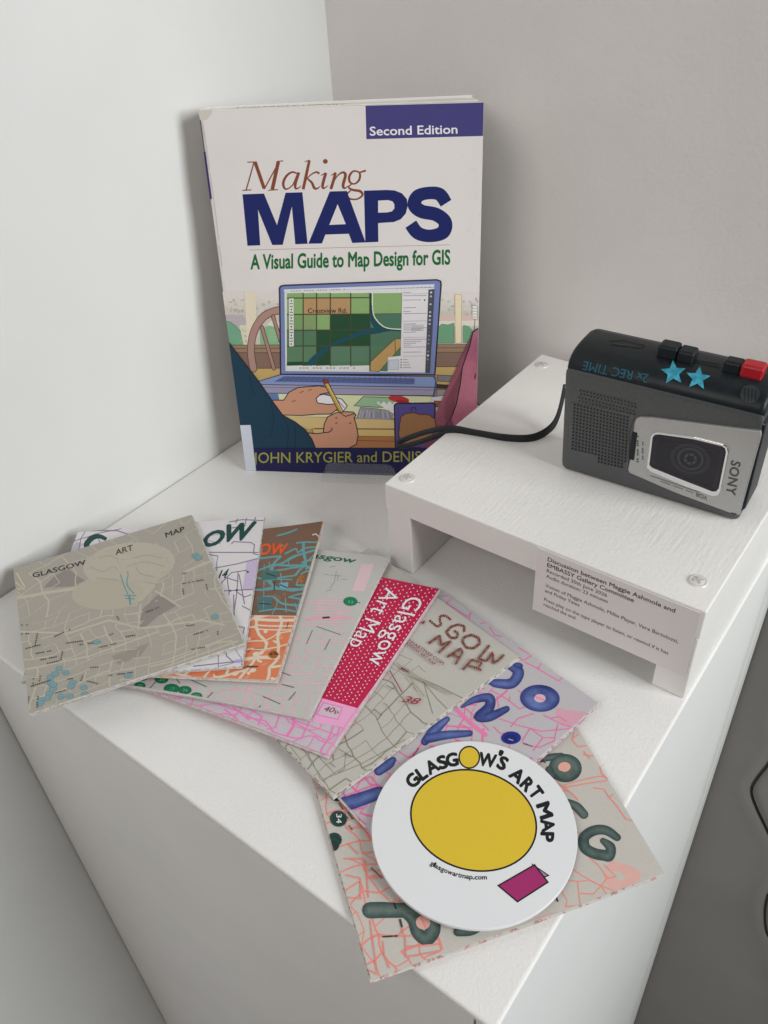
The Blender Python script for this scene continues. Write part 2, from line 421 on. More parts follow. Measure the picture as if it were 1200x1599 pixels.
bm = bmesh.new(); outl = [(-.0004, .0037), (-.0006, .0120), (.0002, .0215), (.0010, .0215), (.0003, .0120), (.0005, .0037)]
prism(bm, [BP(u, .13 * t, t) for u, t in outl], [BP(u, BH, t) for u, t in outl]); link('spine', bm, COVER, book)
random.seed(3)
NS = 13; tl = [.0012 + .0200 * (i / NS) for i in range(NS + 1)]
tr_ = [.0010 + .0560 * (i / NS) ** 1.35 for i in range(NS + 1)]
for i in range(NS):
    bm = bmesh.new(); ue = BW - .0012 - .0085 * (i / NS) ** 1.6 + random.uniform(-.0004, .0004); top = BH - .0012 + random.uniform(-.0005, .0005)
    a0, a1, r0, r1 = tl[i], tl[i + 1] - .0001, tr_[i] + .0003 * (i > 0), tr_[i] + (tr_[i + 1] - tr_[i]) * (.93 if i > 3 else .97)
    mid0, mid1 = a0 + (r0 - a0) * .42, a1 + (r1 - a1) * .45
    o4 = [(.0012, a0), (.07, mid0), (ue, r0), (ue, r1), (.07, mid1), (.0012, a1)]
    prism(bm, [BP(u, .1305 * t + .0004, t) for u, t in o4], [BP(u, top, t) for u, t in o4]); link('page_section', bm, PAPER, book)
bm = bmesh.new(); o4 = [(.0006, .0218), (.07, .0395), (.168, .0585), (.168, .0590), (.07, .0400), (.0006, .0223)]
prism(bm, [BP(u, .1305 * t + .0002, t) for u, t in o4], [BP(u, BH, t) for u, t in o4]); link('back_cover', bm, COVER, book)

bsh = Sheet(BP(0, BH, 0), BP(BW, BH, 0), BP(BW, 0, 0), BP(0, 0, 0))
c1 = (290, 130, 2.449); c2 = (330, 420, 2.6667); c8b = (300, 640, 3.0)
p = Print(bsh, c1)
p.poly([(688, 60), (1200, 50), (1200, 199), (692, 213)], (64, 60, 116))
p.text('Second Edition', (706, 199), (1040, 191), (705, 166), (222, 218, 226), bold=.018)
BR_ = (126, 66, 42)
for pts, ws in (([(232, 408), (262, 301)], 5), ([(218, 409), (252, 407)], 4), ([(236, 301), (272, 300)], 4), ([(266, 300), (301, 402)], 13), ([(301, 404), (358, 300)], 5),
                ([(355, 299), (332, 406)], 14), ([(316, 409), (354, 406)], 4), ([(350, 298), (374, 296)], 4)):
    p.line(pts, ws, BR_, cap=False)
for pts, ws in (([(428, 345), (408, 339), (386, 354), (374, 380), (379, 401), (393, 402), (412, 385), (426, 352)], [6, 7, 9, 10, 8, 5, 5, 6]), ([(434, 340), (421, 380), (421, 401), (432, 400), (443, 391)], [11, 11, 8, 5, 2]),
                ([(474, 294), (463, 345), (450, 405)], [10, 11, 11]), ([(456, 299), (475, 294)], [3, 5]), ([(461, 367), (480, 349), (500, 339), (512, 345)], [4, 5, 7, 9]), ([(466, 364), (483, 379), (493, 400), (505, 401), (517, 391)], [6, 9, 10, 6, 2]),
                ([(537, 342), (525, 386), (528, 401), (546, 390)], [11, 11, 7, 2]), ([(518, 352), (537, 342)], [3, 6]), ([(574, 341), (566, 372), (556, 404)], [10, 11, 11]), ([(557, 352), (575, 341)], [3, 6]),
                ([(563, 382), (582, 353), (601, 340), (612, 350), (603, 388), (608, 401), (623, 391)], [3, 5, 8, 11, 11, 7, 2]),
                ([(667, 340), (690, 333)], [6, 8]), ([(638, 383), (624, 397), (640, 407), (668, 412), (677, 427), (657, 442), (629, 441), (617, 425), (634, 408)], [4, 6, 9, 10, 8, 6, 7, 8, 4])):
    p.line(pts, ws, BR_, smooth=True, cap=False)
p.line([(661, 338), (641, 336), (627, 355), (629, 377), (646, 384), (663, 371), (668, 350)], [6, 7, 9, 8, 6, 8, 8], BR_, closed=True, smooth=True)
p.ell(535, 298, 9, 9, BR_)
BL_ = (20, 32, 92); WH = COVER
p.poly([(218, 424), (300, 421), (350, 542), (383, 418), (447, 416), (467, 613), (420, 615), (407, 470), (372, 617), (332, 618), (277, 482), (286, 619), (237, 621)], BL_)
p.poly([(470, 613), (552, 413), (617, 411), (689, 608), (638, 610), (625, 575), (535, 578), (522, 612)], BL_); p.poly([(550, 541), (582, 462), (613, 538)], WH)
p.poly([(683, 410), (770, 407)] + [(800, 409), (828, 420), (847, 442), (850, 468), (843, 497), (824, 519), (797, 530)] + [(737, 534), (738, 606), (688, 608)], BL_)
p.poly([(737, 448), (775, 446), (792, 451), (799, 463), (799, 478), (790, 489), (772, 493), (737, 494)], WH)
p.line([(997, 458), (972, 424), (930, 419), (889, 431), (876, 464), (903, 489), (958, 501), (993, 530), (985, 569), (936, 583), (889, 572), (862, 538)], [48, 50, 48, 50, 52, 52, 52, 52, 52, 48, 50, 50], BL_, smooth=True, cap=False)
p.line([(245, 637), (1012, 617)], 1.6, (165, 120, 100))
p.text('A Visual Guide to Map Design for GIS', (250, 710), (1012, 691), (250, 656), (18, 100, 48), bold=.034)
# worn marks along the hinge
for x0, y0, x1, y1 in ((66, 150, 92, 330), (95, 345, 128, 600), (128, 620, 140, 700)): p.line([(x0, y0), ((x0 + x1) / 2 + 1, (y0 + y1) / 2), (x1, y1)], 1.6, (185, 176, 172))
p.poly([(45, 95), (105, 92), (98, 118), (80, 140), (56, 140)], (196, 190, 180))
for k in range(26):
    x = 1095 + random.uniform(-40, 40); y = random.uniform(240, 780); p.line([(x, y), (x + random.uniform(-6, 6), y + random.uniform(3, 14))], 1.1, (200, 190, 186))
# --- illustration
p.crop = c2; K = (38, 34, 40)
for k, (y, c) in enumerate(((95, (210, 203, 199)), (125, (206, 200, 194)), (150, (201, 195, 187)), (175, (195, 188, 178)))):
    p.poly([(0, y)] + [(x, y + random.uniform(-9, 9)) for x in range(20, 1180, 22)] + [(1200, y), (1200, 330), (0, 330)], c)
random.seed(11)
for k in range(90):
    x = random.choice([random.uniform(50, 150), random.uniform(60, 290), random.uniform(950, 1110)]); y = random.uniform(125, 215)
    p.ell(x, y, random.uniform(3, 10), random.uniform(3, 8), random.choice([(176, 178, 170), (190, 186, 178), (205, 200, 192), (168, 170, 162)]), n=7)
p.poly([(56, 192), (134, 192), (160, 240), (66, 236)], (168, 160, 165))
for k in range(7): p.line([(60, 197 + k * 6), (145, 197 + k * 6)], 1.5, (196, 190, 190))
p.poly([(62, 215), (85, 222), (112, 245), (134, 275), (140, 318), (70, 318)], (112, 158, 130), edge=(88, 112, 96), ew=2)
p.poly([(118, 232), (160, 232), (168, 316), (136, 316)], (206, 202, 178)); 
for k in range(16): p.ell(random.uniform(122, 160), random.uniform(235, 312), 3, 2, random.choice([(150, 150, 120), (180, 160, 120)]), n=6)
p.poly([(138, 95), (186, 95), (190, 245), (160, 300), (150, 300)], (216, 206, 184)); p.poly([(205, 250), (290, 215), (290, 316), (205, 316)], (128, 172, 132))
for k in range(6): p.line([(240, 255 + k * 9), (290, 253 + k * 9)], 2, (160, 190, 150))
p.poly([(230, 232), (262, 205), (290, 225), (290, 245), (262, 240)], (214, 208, 190))
p.poly([(60, 316), (1200, 312), (1200, 350), (60, 350)], (146, 120, 96)); p.poly([(60, 346), (1200, 346), (1200, 420), (60, 420)], (126, 100, 88))
for y in (316, 330, 348): p.line([(60, y), (1200, y - 3)], 2.5, (84, 62, 52))
p.poly([(60, 414), (1200, 404), (1200, 760), (60, 760)], (184, 156, 100)); p.line([(60, 414), (1200, 404)], 3, (90, 66, 46))
# chair back
p.line([(176, 414), (166, 340), (178, 262), (215, 202), (262, 176), (300, 170)], [34, 32, 32, 34, 34, 34], (88, 60, 56), smooth=True)
p.line([(176, 414), (166, 340), (178, 262), (215, 202), (262, 176), (300, 170)], [27, 26, 26, 28, 28, 28], (164, 130, 118), smooth=True)
for a in ([(212, 242), (262, 414)], [(258, 196), (290, 300)]): p.line(a, 17, (88, 60, 56)); p.line(a, 11, (160, 126, 114))
# right windows and shrubs
p.poly([(940, 195), (1200, 190), (1200, 216), (940, 218)], (206, 182, 172)); p.poly([(940, 216), (1200, 212), (1200, 235), (940, 238)], (214, 206, 196))
p.poly([(942, 245), (962, 228), (985, 232), (1012, 224), (1012, 308), (942, 308)], (106, 154, 120), edge=(80, 104, 88), ew=2)
p.poly([(1050, 232), (1072, 236), (1092, 256), (1120, 250), (1120, 308), (1050, 308)], (106, 154, 120)); p.poly([(1016, 105), (1044, 105), (1042, 308), (1018, 308)], (222, 206, 176), edge=(172, 150, 122), ew=1.5)
p.poly([(1088, 152), (1109, 152), (1109, 208), (1088, 208)], (226, 224, 216), edge=(140, 140, 134), ew=2); p.line([(1099, 208), (1097, 252)], 4, (120, 120, 112))
for k in range(4): p.line([(1092, 163 + k * 12), (1105, 163 + k * 12)], 4, (170, 172, 168))
# papers right of the computer
for pts, c in (([(940, 440), (1050, 446), (1040, 470), (945, 466)], (120, 116, 118)), ([(930, 478), (1044, 486), (1040, 500), (940, 496)], (60, 44, 34)), ([(940, 500), (1040, 505), (1030, 530), (940, 528)], (140, 136, 138)),
               ([(880, 535), (1035, 520), (1025, 552), (885, 560)], (196, 196, 204)), ([(930, 548), (1020, 552), (1005, 575), (930, 572)], (140, 84, 50)), ([(930, 572), (1010, 578), (990, 640), (925, 630)], (176, 178, 190)), ([(940, 600), (985, 590), (978, 630), (940, 640)], (128, 126, 150))):
    p.poly(pts, c, edge=(56, 50, 52), ew=2.5)
# laptop
p.poly([(286, 78), (292, 70), (310, 67), (940, 44), (956, 50), (958, 62), (932, 440), (290, 438)], (112, 124, 172), edge=K, ew=6)
p.poly([(304, 84), (930, 62), (930, 74), (304, 94)], (206, 206, 212)); 
for k in range(22): p.line([(322 + k * 11, 91.5 - k * .4), (328 + k * 11, 91.3 - k * .4)], 2.4, (90, 88, 96)) if k % 5 else None
for k in range(9): p.line([(770 + k * 17, 80 - k * .6), (779 + k * 17, 79.6 - k * .6)], 2.4, (90, 88, 96))
p.poly([(306, 94), (930, 76), (914, 431), (310, 424)], (208, 208, 206))
X = [316, 384, 440, 497, 582, 662, 800]; Y = [100, 120, 188, 254, 320, 386, 402]
LG = (132, 164, 106); MG = (80, 116, 88); DG = (34, 72, 48); TN = (172, 138, 98)
grid = [[LG] * 5 + [LG], [LG, TN, TN, TN, LG, LG], [(116, 148, 98), (126, 148, 100), LG, DG, DG, (74, 112, 90)], [MG, MG, DG, DG, DG, (74, 112, 90)], [(88, 122, 92), (88, 122, 92), DG, (86, 120, 96), (86, 120, 96), MG], [DG, DG, DG, MG, MG, MG]]
for r in range(6):
    for c in range(6): p.poly([(X[c], Y[r]), (X[c + 1], Y[r] - 2), (X[c + 1], Y[r + 1] - 2), (X[c], Y[r + 1])], grid[r][c])
p.poly([(662, 400), (800, 398), (797, 426), (662, 424)], MG)
p.poly([(664, 386), (766, 290), (800, 288), (798, 316), (700, 426), (662, 424)], (178, 144, 92), edge=(84, 72, 50), ew=3); p.line([(766, 290), (768, 352)], 3, (84, 72, 50))
TE = (24, 74, 88)
p.line([(418, 388), (455, 350), (500, 318), (560, 290), (620, 268), (680, 256), (760, 250)], [28, 22, 12, 16, 18, 26, 8], TE, smooth=True); p.line([(668, 150), (672, 215), (700, 245)], [6, 14, 26], TE, smooth=True)
for x in X[1:5]: p.line([(x, 100), (x, 402)], 4.5, (66, 70, 48))
for y in Y[1:5]: p.line([(318, y), (662, y - 2)], 4.5, (66, 70, 48))
p.line([(662, 100), (662, 424)], 5, (52, 70, 56)); p.line([(680, 186), (800, 184)], 3, (60, 84, 62))
p.line([(666, 100), (668, 180), (688, 222), (728, 250), (800, 256)], 5, (40, 60, 60), smooth=True, cap=False); p.line([(673, 100), (675, 178), (694, 216), (732, 244), (800, 250)], 4, (214, 224, 204), smooth=True, cap=False)
p.text('Crestview Rd.', (404, 182), (566, 181), (404, 163), (66, 38, 34), bold=.01)
p.poly([(325, 122), (344, 121), (345, 320), (326, 321)], (214, 212, 206))
for k in range(16): p.line([(330, 131 + k * 12), (340, 131 + k * 12)], 4, (96, 96, 98)) if k % 3 else p.ell(335, 131 + k * 12, 3, 4, (60, 60, 64), n=8)
p.poly([(318, 402), (640, 405), (638, 420), (318, 418)], (210, 212, 206)); 
for k in range(18): p.line([(356 + k * 14, 411), (362 + k * 14, 411)], 4, (120, 120, 118)) if k % 4 else None
p.poly([(797, 90), (914, 86), (897, 428), (736, 426), (737, 366), (790, 360)], (214, 210, 212))
for k, y in enumerate((97, 110, 128, 160, 176, 184, 216, 228, 236, 244, 252, 262, 284, 292, 300, 308, 316, 324, 345)): p.line([(802, y), (832 + 22 * ((k * 7) % 4), y - 1)], 2.4, (132, 124, 146))
for y in (232, 238, 246, 254): p.line([(834, y), (886, y)], 1.8, (120, 118, 124))
for y in (103, 216, 284, 362): p.line([(800, y), (906, y - 2)], 2.2, (172, 168, 172))
p.ell(890, 128, 4, 4, (60, 60, 60), n=6); p.poly([(740, 378), (782, 376), (782, 416), (740, 418)], (190, 196, 206), edge=(150, 154, 164), ew=2)
for k in range(4): p.ell(792, 376 + k * 11, 3, 3, (70, 66, 70), n=6); p.line([(800, 376 + k * 11), (820 + 4 * k, 376 + k * 11)], 2.5, (140, 136, 142))
p.poly([(906, 84), (931, 82), (913, 432), (892, 430)], (70, 72, 84))
for k in range(20): p.ell(917 - k * .85, 96 + k * 16.4, 5, 4.5, random.choice([(170, 172, 176), (120, 126, 140), (196, 196, 196), (90, 80, 90)]), n=8)
p.poly([(186, 470), (292, 438), (926, 446), (936, 462), (932, 492), (200, 480)], (126, 142, 184), edge=K, ew=3)
p.poly([(262, 468), (304, 445), (850, 454), (846, 479)], (92, 104, 152))
for k in range(4): p.line([(270 + k * 12, 463 - k * 5), (848, 474 - k * 6)], 1.8, (60, 66, 104))
for k in range(26): p.line([(285 + k * 22, 467), (306 + k * 21, 446)], 1.6, (66, 72, 112))
p.poly([(190, 479), (932, 491), (926, 526), (224, 518)], (146, 142, 168), edge=K, ew=3); p.line([(196, 490), (930, 503)], 2, (96, 92, 116)); p.line([(932, 446), (938, 470), (930, 526)], 6, (70, 84, 130))
# desk top with papers
p.poly([(215, 514), (330, 516), (330, 545), (240, 545)], (96, 116, 160), edge=K, ew=2); p.poly([(280, 518), (920, 530), (890, 620), (300, 612)], (204, 206, 166)); p.line([(300, 612), (700, 640)], 3, (90, 80, 56))
p.poly([(596, 568), (634, 530), (800, 534), (786, 572), (690, 574)], (140, 176, 140), edge=(50, 70, 56), ew=3)
p.poly([(606, 624), (622, 574), (690, 580), (762, 592), (752, 628)], (142, 140, 150), edge=(70, 68, 78), ew=2)
for k in range(14): p.line([(625 + k * 9, 585 + (k % 3) * 6), (618 + k * 10, 618)], 1.6, random.choice([(90, 88, 100), (200, 198, 204)]))
p.poly([(690, 556)] + [(696 + k * 12, 548 + (k % 2) * 14) for k in range(15)] + [(880, 575), (760, 600)], (216, 212, 210)); p.ell(782, 540, 44, 14, (176, 50, 58), 8); p.ell(800, 552, 30, 8, (150, 40, 50), 10)
p.poly([(300, 612), (960, 634), (930, 700), (400, 664)], (202, 176, 122)); p.line([(430, 662), (765, 664)], 3, (110, 84, 54)); p.poly([(420, 664), (770, 666), (770, 696), (430, 692)], (198, 172, 112), edge=(100, 76, 50), ew=2.5)
p.poly([(430, 694), (775, 696), (770, 746), (430, 746)], (164, 112, 70)); p.line([(600, 712), (770, 716)], 3, (120, 74, 44))
# hand on the mouse
SK = (192, 140, 114)
p.poly([(430, 528), (470, 520), (545, 540), (568, 568), (552, 590), (500, 586), (440, 560)], (218, 214, 216), edge=K, ew=3.5); p.line([(520, 536), (556, 576)], 3, (110, 96, 140))
p.poly([(240, 545), (304, 544), (325, 512), (362, 492), (410, 488), (450, 485), (486, 492), (492, 512), (456, 520), (438, 538), (444, 556), (486, 562), (522, 560), (526, 582), (500, 602), (440, 603), (380, 608), (290, 606)], SK, edge=K, ew=4)
for x, y in ((385, 507), (352, 545), (420, 498)): p.line([(x, y), (x - 14, y + 7)], 4, (146, 78, 60))
# pencil and writing hand
p.line([(478, 470), (546, 600)], 20, K); p.line([(480, 474), (545, 598)], 13, (188, 150, 70)); p.line([(484, 474), (548, 592)], 3, (226, 196, 120)); p.ell(478, 466, 11, 9, (156, 44, 46), 20, edge=K, ew=2)
p.poly([(400, 680), (440, 684), (468, 680), (472, 645), (486, 614), (520, 597), (562, 592), (592, 594), (604, 606), (596, 618), (606, 650), (613, 690), (606, 728), (570, 746), (430, 748)], SK, edge=K, ew=4)
p.line([(468, 680), (490, 678), (505, 668)], 4, K); 
for x, y in ((522, 618), (522, 640), (504, 662), (580, 640)): p.ell(x, y, 5, 4, (150, 80, 60), n=8)
p.line([(538, 596), (560, 612), (600, 600)], 3.5, K)
# sleeves
p.poly([(70, 296), (88, 322), (118, 362), (160, 416), (205, 474), (250, 540), (300, 608), (352, 636), (392, 668), (420, 706), (438, 750), (60, 750)], (22, 56, 76)); p.line([(76, 306), (118, 362), (160, 416), (205, 474), (250, 540), (300, 608), (352, 636), (392, 668), (420, 706), (438, 750)], 5, K)
for a in ([(300, 612), (322, 660), (318, 744)], [(250, 560), (262, 620), (250, 700)], [(160, 440), (180, 520)], [(350, 650), (352, 740)]): p.line(a, 2.5, (10, 30, 44), smooth=True)
p.poly([(1200, 238), (1112, 246), (1090, 262), (1078, 318), (1058, 374), (1046, 410), (1038, 480), (1022, 560), (1000, 620), (972, 660), (930, 692), (868, 748), (1200, 748)], blot((172, 104, 120), (134, 72, 96), 22)); p.line([(1200, 238), (1112, 246), (1090, 262), (1078, 318), (1058, 374), (1046, 410), (1038, 480), (1022, 560), (1000, 620), (972, 660)], 5, K)
p.ell(1100, 445, 4, 14, (120, 40, 60), 10)
# tablet and far hand
p.poly([(764, 566), (772, 558), (926, 556), (934, 564), (930, 640), (905, 742), (768, 742)], (78, 72, 136), edge=K, ew=6); p.line([(780, 572), (780, 730)], 3, (60, 52, 110))
p.line([(832, 588), (838, 574), (850, 574), (856, 588)], 3, K)
p.poly([(786, 645), (792, 612), (812, 600), (846, 596), (868, 604), (905, 604), (932, 622), (940, 668), (905, 708), (800, 735), (782, 690)], (148, 106, 72), edge=(84, 48, 34), ew=4)
p.poly([(868, 748), (930, 692), (972, 660), (1000, 620), (1010, 640), (1010, 748)], (112, 58, 84))
# bottom band and authors
NV = (24, 24, 72)
p.poly([(60, 742), (1200, 742), (1200, 960), (60, 960)], NV)
OL = (152, 152, 66)
p.text('JOHN KRYGIER and DENIS', (176, 806), (874, 800), (176, 763), OL, bold=.004); p.text('WOOD', (900, 800), (1080, 799), (900, 757), OL, bold=.004)
p.build('cover_print', book)
p = Print(bsh, c2, base=.0011); p.poly([(60, 649), (166, 647), (190, 850), (60, 850)], (200, 204, 216)); p.line([(166, 647), (190, 850)], 2, (150, 152, 166)); p.build('paper_spine_label', book)
# purple print on the rounded hinge, stamp along the top of the pages
q = [BP(.0001, v, .0011) + Vector((0, 0, 0)) for v in (.242, .182)]
p = Print(bsh, (0, 0, 1), base=3e-5); p.poly([(316, 237), (321, 236), (331, 310), (327, 312)], (46, 40, 96)); p.line([(313, 187), (319.5, 236)], 1.6, (74, 70, 100)); p.build('hinge_print', book)
tsh = Sheet(BP(.02, BH, .016), BP(.12, BH, .016), BP(.12, BH, .004), BP(.02, BH, .004))
p = Print(tsh, base=1e-4); p.mode = 'uv'; p.text('UNIVERSITY LIBRARY', (.02, .35), (.72, .6), (.02, .75), (80, 76, 70), bold=.03); p.build('edge_stamp', book)
# clear stand that holds it
ac = root('acrylic_book_stand', BP(.092, .01, -.012), 'clear acrylic display stand with rounded lip in front of the paperback', 'stand')
def rr(u0, u1, v0, v1, r, n=6):
    P = []
    for cx, cy, a in ((u1 - r, v1 - r, 0), (u0 + r, v1 - r, 90)): P += [(cx + r * math.cos(R_(a + 90 * k / n)), cy + r * math.sin(R_(a + 90 * k / n))) for k in range(n + 1)]
    return [(u0, v0)] [:0] + P + [(u0, v0), (u1, v0)]
pts = rr(.066, .119, .0028, .0155, .006)
link('lip', prism(bmesh.new(), [BP(u, 0, -.0125) + Vector((0, 0, v)) for u, v in pts], [BP(u, 0, -.0105) + Vector((0, 0, v + .0004)) for u, v in pts]), ACR, ac, bevel=.0004)
bm = bmesh.new()
fl = lambda u, t, z: Vector((BP(u, 0, t).x, BP(u, 0, t).y, z))
prism(bm, [fl(.062, -.0130, .0003), fl(.121, -.0130, .0003), fl(.121, -.0012, .0003), fl(.062, -.0012, .0003)], [fl(.062, -.0130, .0026), fl(.121, -.0130, .0026), fl(.121, -.0012, .0026), fl(.062, -.0012, .0026)])
link('base', bm, ACR, ac, bevel=.0005)

# ------------------------------------------------------------------ folded maps fanned on the plinth
def edge_paper(cols, seed):
    m = bpy.data.materials.new('folded_edge_paper'); nt, b = nodes(m)
    n = noise(nt, 1, 2, .5, coords(nt, (330, 330, 900))); n.inputs['Scale'].default_value = 1 + seed * .01
    st = [(0, [.66, .64, .60])] + [(.52, [.66, .64, .60])]; pos = .56
    for c in cols: st.append((pos, [min(.8, lin(v) * 1.3 * .55 + .24) for v in c])); pos += .05
    st.append((min(.98, pos + .04), [.62, .58, .54]))
    r = ramp(nt, n.outputs['Fac'], st); nt.links.new(r, b.inputs['Base Color']); b.inputs['Roughness'].default_value = .75
    return m
TH = .0022
MAPGROUP = 'folded art maps fanned out on the plinth'
def folded_map(q, z, dz, label, base, edge_cols, seed, pw=2.4, leaves=6, spread=.0011):
    """q: photograph corners TL,TR,BR,BL; z: height of the top sheet; dz: how far each corner curls up or down"""
    c3 = []
    for (px, d) in zip(q, dz):
        P = on_z(px, z + d); P.z = z; c3.append(P)
    wts = (lambda u, v: (1 - u) * v, lambda u, v: u * v, lambda u, v: u * (1 - v), lambda u, v: (1 - u) * (1 - v))
    rnd = random.Random(seed); ph = rnd.uniform(0, 6)
    bend = lambda u, v: sum(d * max(0, wt(u, v)) ** pw for d, wt in zip(dz, wts)) + .00035 * math.sin(ph + 5 * u + 2 * v) * min(1, 4 * u * (1 - u) * 4 * v * (1 - v) + .3)
    s = Sheet(*c3); s.bend = lambda u, v: sum(d * max(0, wt(u, v)) ** pw for d, wt in zip(dz, wts))
    s = Sheet.__new__(Sheet); s.c = c3; s.W = (c3[1] - c3[0]).length; s.H = (c3[0] - c3[3]).length; s.bend = bend; s.n = Vector((0, 0, 1))
    s.H_ = homography(q, [(0, 1), (1, 1), (1, 0), (0, 0)])
    cen = (c3[0] + c3[1] + c3[2] + c3[3]) / 4
    rt = root('folded_map', (cen.x, cen.y, z - TH), label, 'map', MAPGROUP)
    em = edge_paper(edge_cols, seed)
    def leaf(name, h0, h1, ex, mat, N=10):
        bm = bmesh.new(); T = []; B = []
        u0, u1, v0, v1 = ex
        for i in range(N + 1):
            T.append([]); B.append([])
            for j in range(N + 1):
                u = u0 + (u1 - u0) * i / N; v = v0 + (v1 - v0) * j / N
                T[-1].append(bm.verts.new(s.at(u, v, h1))); B[-1].append(bm.verts.new(s.at(u, v, h0)))
        for i in range(N):
            for j in range(N):
                bm.faces.new((T[i][j], T[i + 1][j], T[i + 1][j + 1], T[i][j + 1])); bm.faces.new((B[i][j], B[i][j + 1], B[i + 1][j + 1], B[i + 1][j]))
            bm.faces.new((T[i][0], B[i][0], B[i + 1][0], T[i + 1][0])); bm.faces.new((T[i][N], T[i + 1][N], B[i + 1][N], B[i][N]))
            bm.faces.new((T[0][i], T[0][i + 1], B[0][i + 1], B[0][i])); bm.faces.new((T[N][i], B[N][i], B[N][i + 1], T[N][i + 1]))
        return link(name, bm, mat, rt)
    leaf('cover_sheet', -.00028, 0, (0, 1, 0, 1), ink(base, .75))
    hh = TH - .0003; k_ = spread / s.W
    for i in range(leaves):
        a = -.0003 - hh * i / leaves; b_ = a - hh / leaves * .82
        leaf('folded_leaf', b_, a, (rnd.uniform(-.3, 1) * k_ * .5 * (i > 0), 1 + rnd.uniform(-.6, 1) * k_, rnd.uniform(-.8, .5) * k_, 1 - rnd.uniform(-.1, 1) * k_ * .6), em)
    return rt, s
def city(p, seed, c, w_, ang=0, n=(9, 9), wob=.012, region=None, cover=.62, curvy=.3, box_=(0, 0, 1, 1)):
    """an irregular street grid in sheet coordinates"""
    old = p.mode; p.mode = 'uv'; p.k += 1; p.hold = True; r = random.Random(seed); ca, sa = math.cos(R_(ang)), math.sin(R_(ang))
    for d in (0, 1):
        m = n[d]
        for i in range(m):
            base = -.2 + 1.4 * (i + r.uniform(.15, .85)) / m; t = -.25
            while t < 1.25:
                ln = r.uniform(.08, .5)
                if r.random() < cover:
                    k = max(2, int(ln / .07)); bowed = r.uniform(-.05, .05) if r.random() < curvy else 0; pts = []
                    for j in range(k + 1):
                        f = j / k; x = t + ln * f; y = base + r.uniform(-wob, wob) * .5 + bowed * math.sin(math.pi * f) 
                        if d: x, y = y, x
                        X_ = .5 + (x - .5) * ca - (y - .5) * sa; Y_ = .5 + (x - .5) * sa + (y - .5) * ca; pts.append((X_, Y_))
                    seg = []
                    for q in pts + [None]:
                        ok = q is not None and (region is None or region(*q))
                        if ok: seg.append(q)
                        else:
                            if len(seg) > 1: p.line(seg, w_ * r.choice((1, 1, .7, 1.3)), c)
                            seg = []
                t += ln * r.uniform(.8, 1.1)
    p.mode = old; p.hold = False; p.k += 1
def blocks(p, seed, c, w_, ang, n, region=None, jit=.2, drop=.3):
    """a connected street network: the sides of jittered blocks, some merged"""
    old = p.mode; p.mode = 'uv'; p.k += 1; p.hold = True; r = random.Random(seed); ca, sa = math.cos(R_(ang)), math.sin(R_(ang)); G = {}
    for i in range(-3, n[0] + 4):
        for j in range(-3, n[1] + 4):
            x = (i + r.uniform(-jit, jit) + .35 * math.sin(j * .9 + seed)) / n[0]; y = (j + r.uniform(-jit, jit) + .35 * math.sin(i * .7 + seed * 2)) / n[1]
            G[i, j] = (.5 + (x - .5) * ca - (y - .5) * sa, .5 + (x - .5) * sa + (y - .5) * ca)
    wi = {k: r.choice((.6, .8, 1, 1.5)) for k in range(-3, 60)}
    for (i, j), a in G.items():
        for q, k in (((i + 1, j), j), ((i, j + 1), i)):
            if q in G and r.random() > drop:
                b_ = G[q]; m = ((a[0] + b_[0]) / 2 + r.uniform(-.006, .006), (a[1] + b_[1]) / 2 + r.uniform(-.006, .006))
                if -.02 < m[0] < 1.02 and -.02 < m[1] < 1.02 and (region is None or region(*m)): p.line([a, m, b_], w_ * wi[k], c)
    p.mode = old; p.hold = False; p.k += 1
def names(p, seed, c, n, ang, region=None, size=.014):
    """street names too small to read in the photograph: short dashes of dark print"""
    old = p.mode; p.mode = 'uv'; p.k += 1; p.hold = True; r = random.Random(seed)
    for i in range(n):
        x, y = r.uniform(.04, .92), r.uniform(.04, .92)
        if region and not region(x, y): continue
        a = R_(ang + r.choice((0, 0, 0, 90, 12, -10))); k = r.randint(4, 9)
        for j in range(k):
            q = (x + math.cos(a) * size * .75 * j, y + math.sin(a) * size * .75 * j)
            p.line([q, (q[0] + math.cos(a) * size * .5, q[1] + math.sin(a) * size * .5)], size * r.uniform(.45, .75), c)
    p.mode = old; p.hold = False; p.k += 1

Z = {1: .0208, 2: .0182, 3: .0156, 4: .0130, 5: .0104, 6: .0078, 7: .0052, 8: .0026}
c4 = (820, 820, 3.158); c5 = (0, 780, 2.857); c6 = (340, 790, 2.857); c7 = (480, 900, 2.5); c8 = (480, 1120, 2.069)
d1 = (660, 890, 4); d2 = (400, 1090, 5); d3 = (200, 1000, 3.529); d4 = (480, 1220, 4.705); d5 = (840, 1080, 4.441); d6 = (370, 780, 4.8)

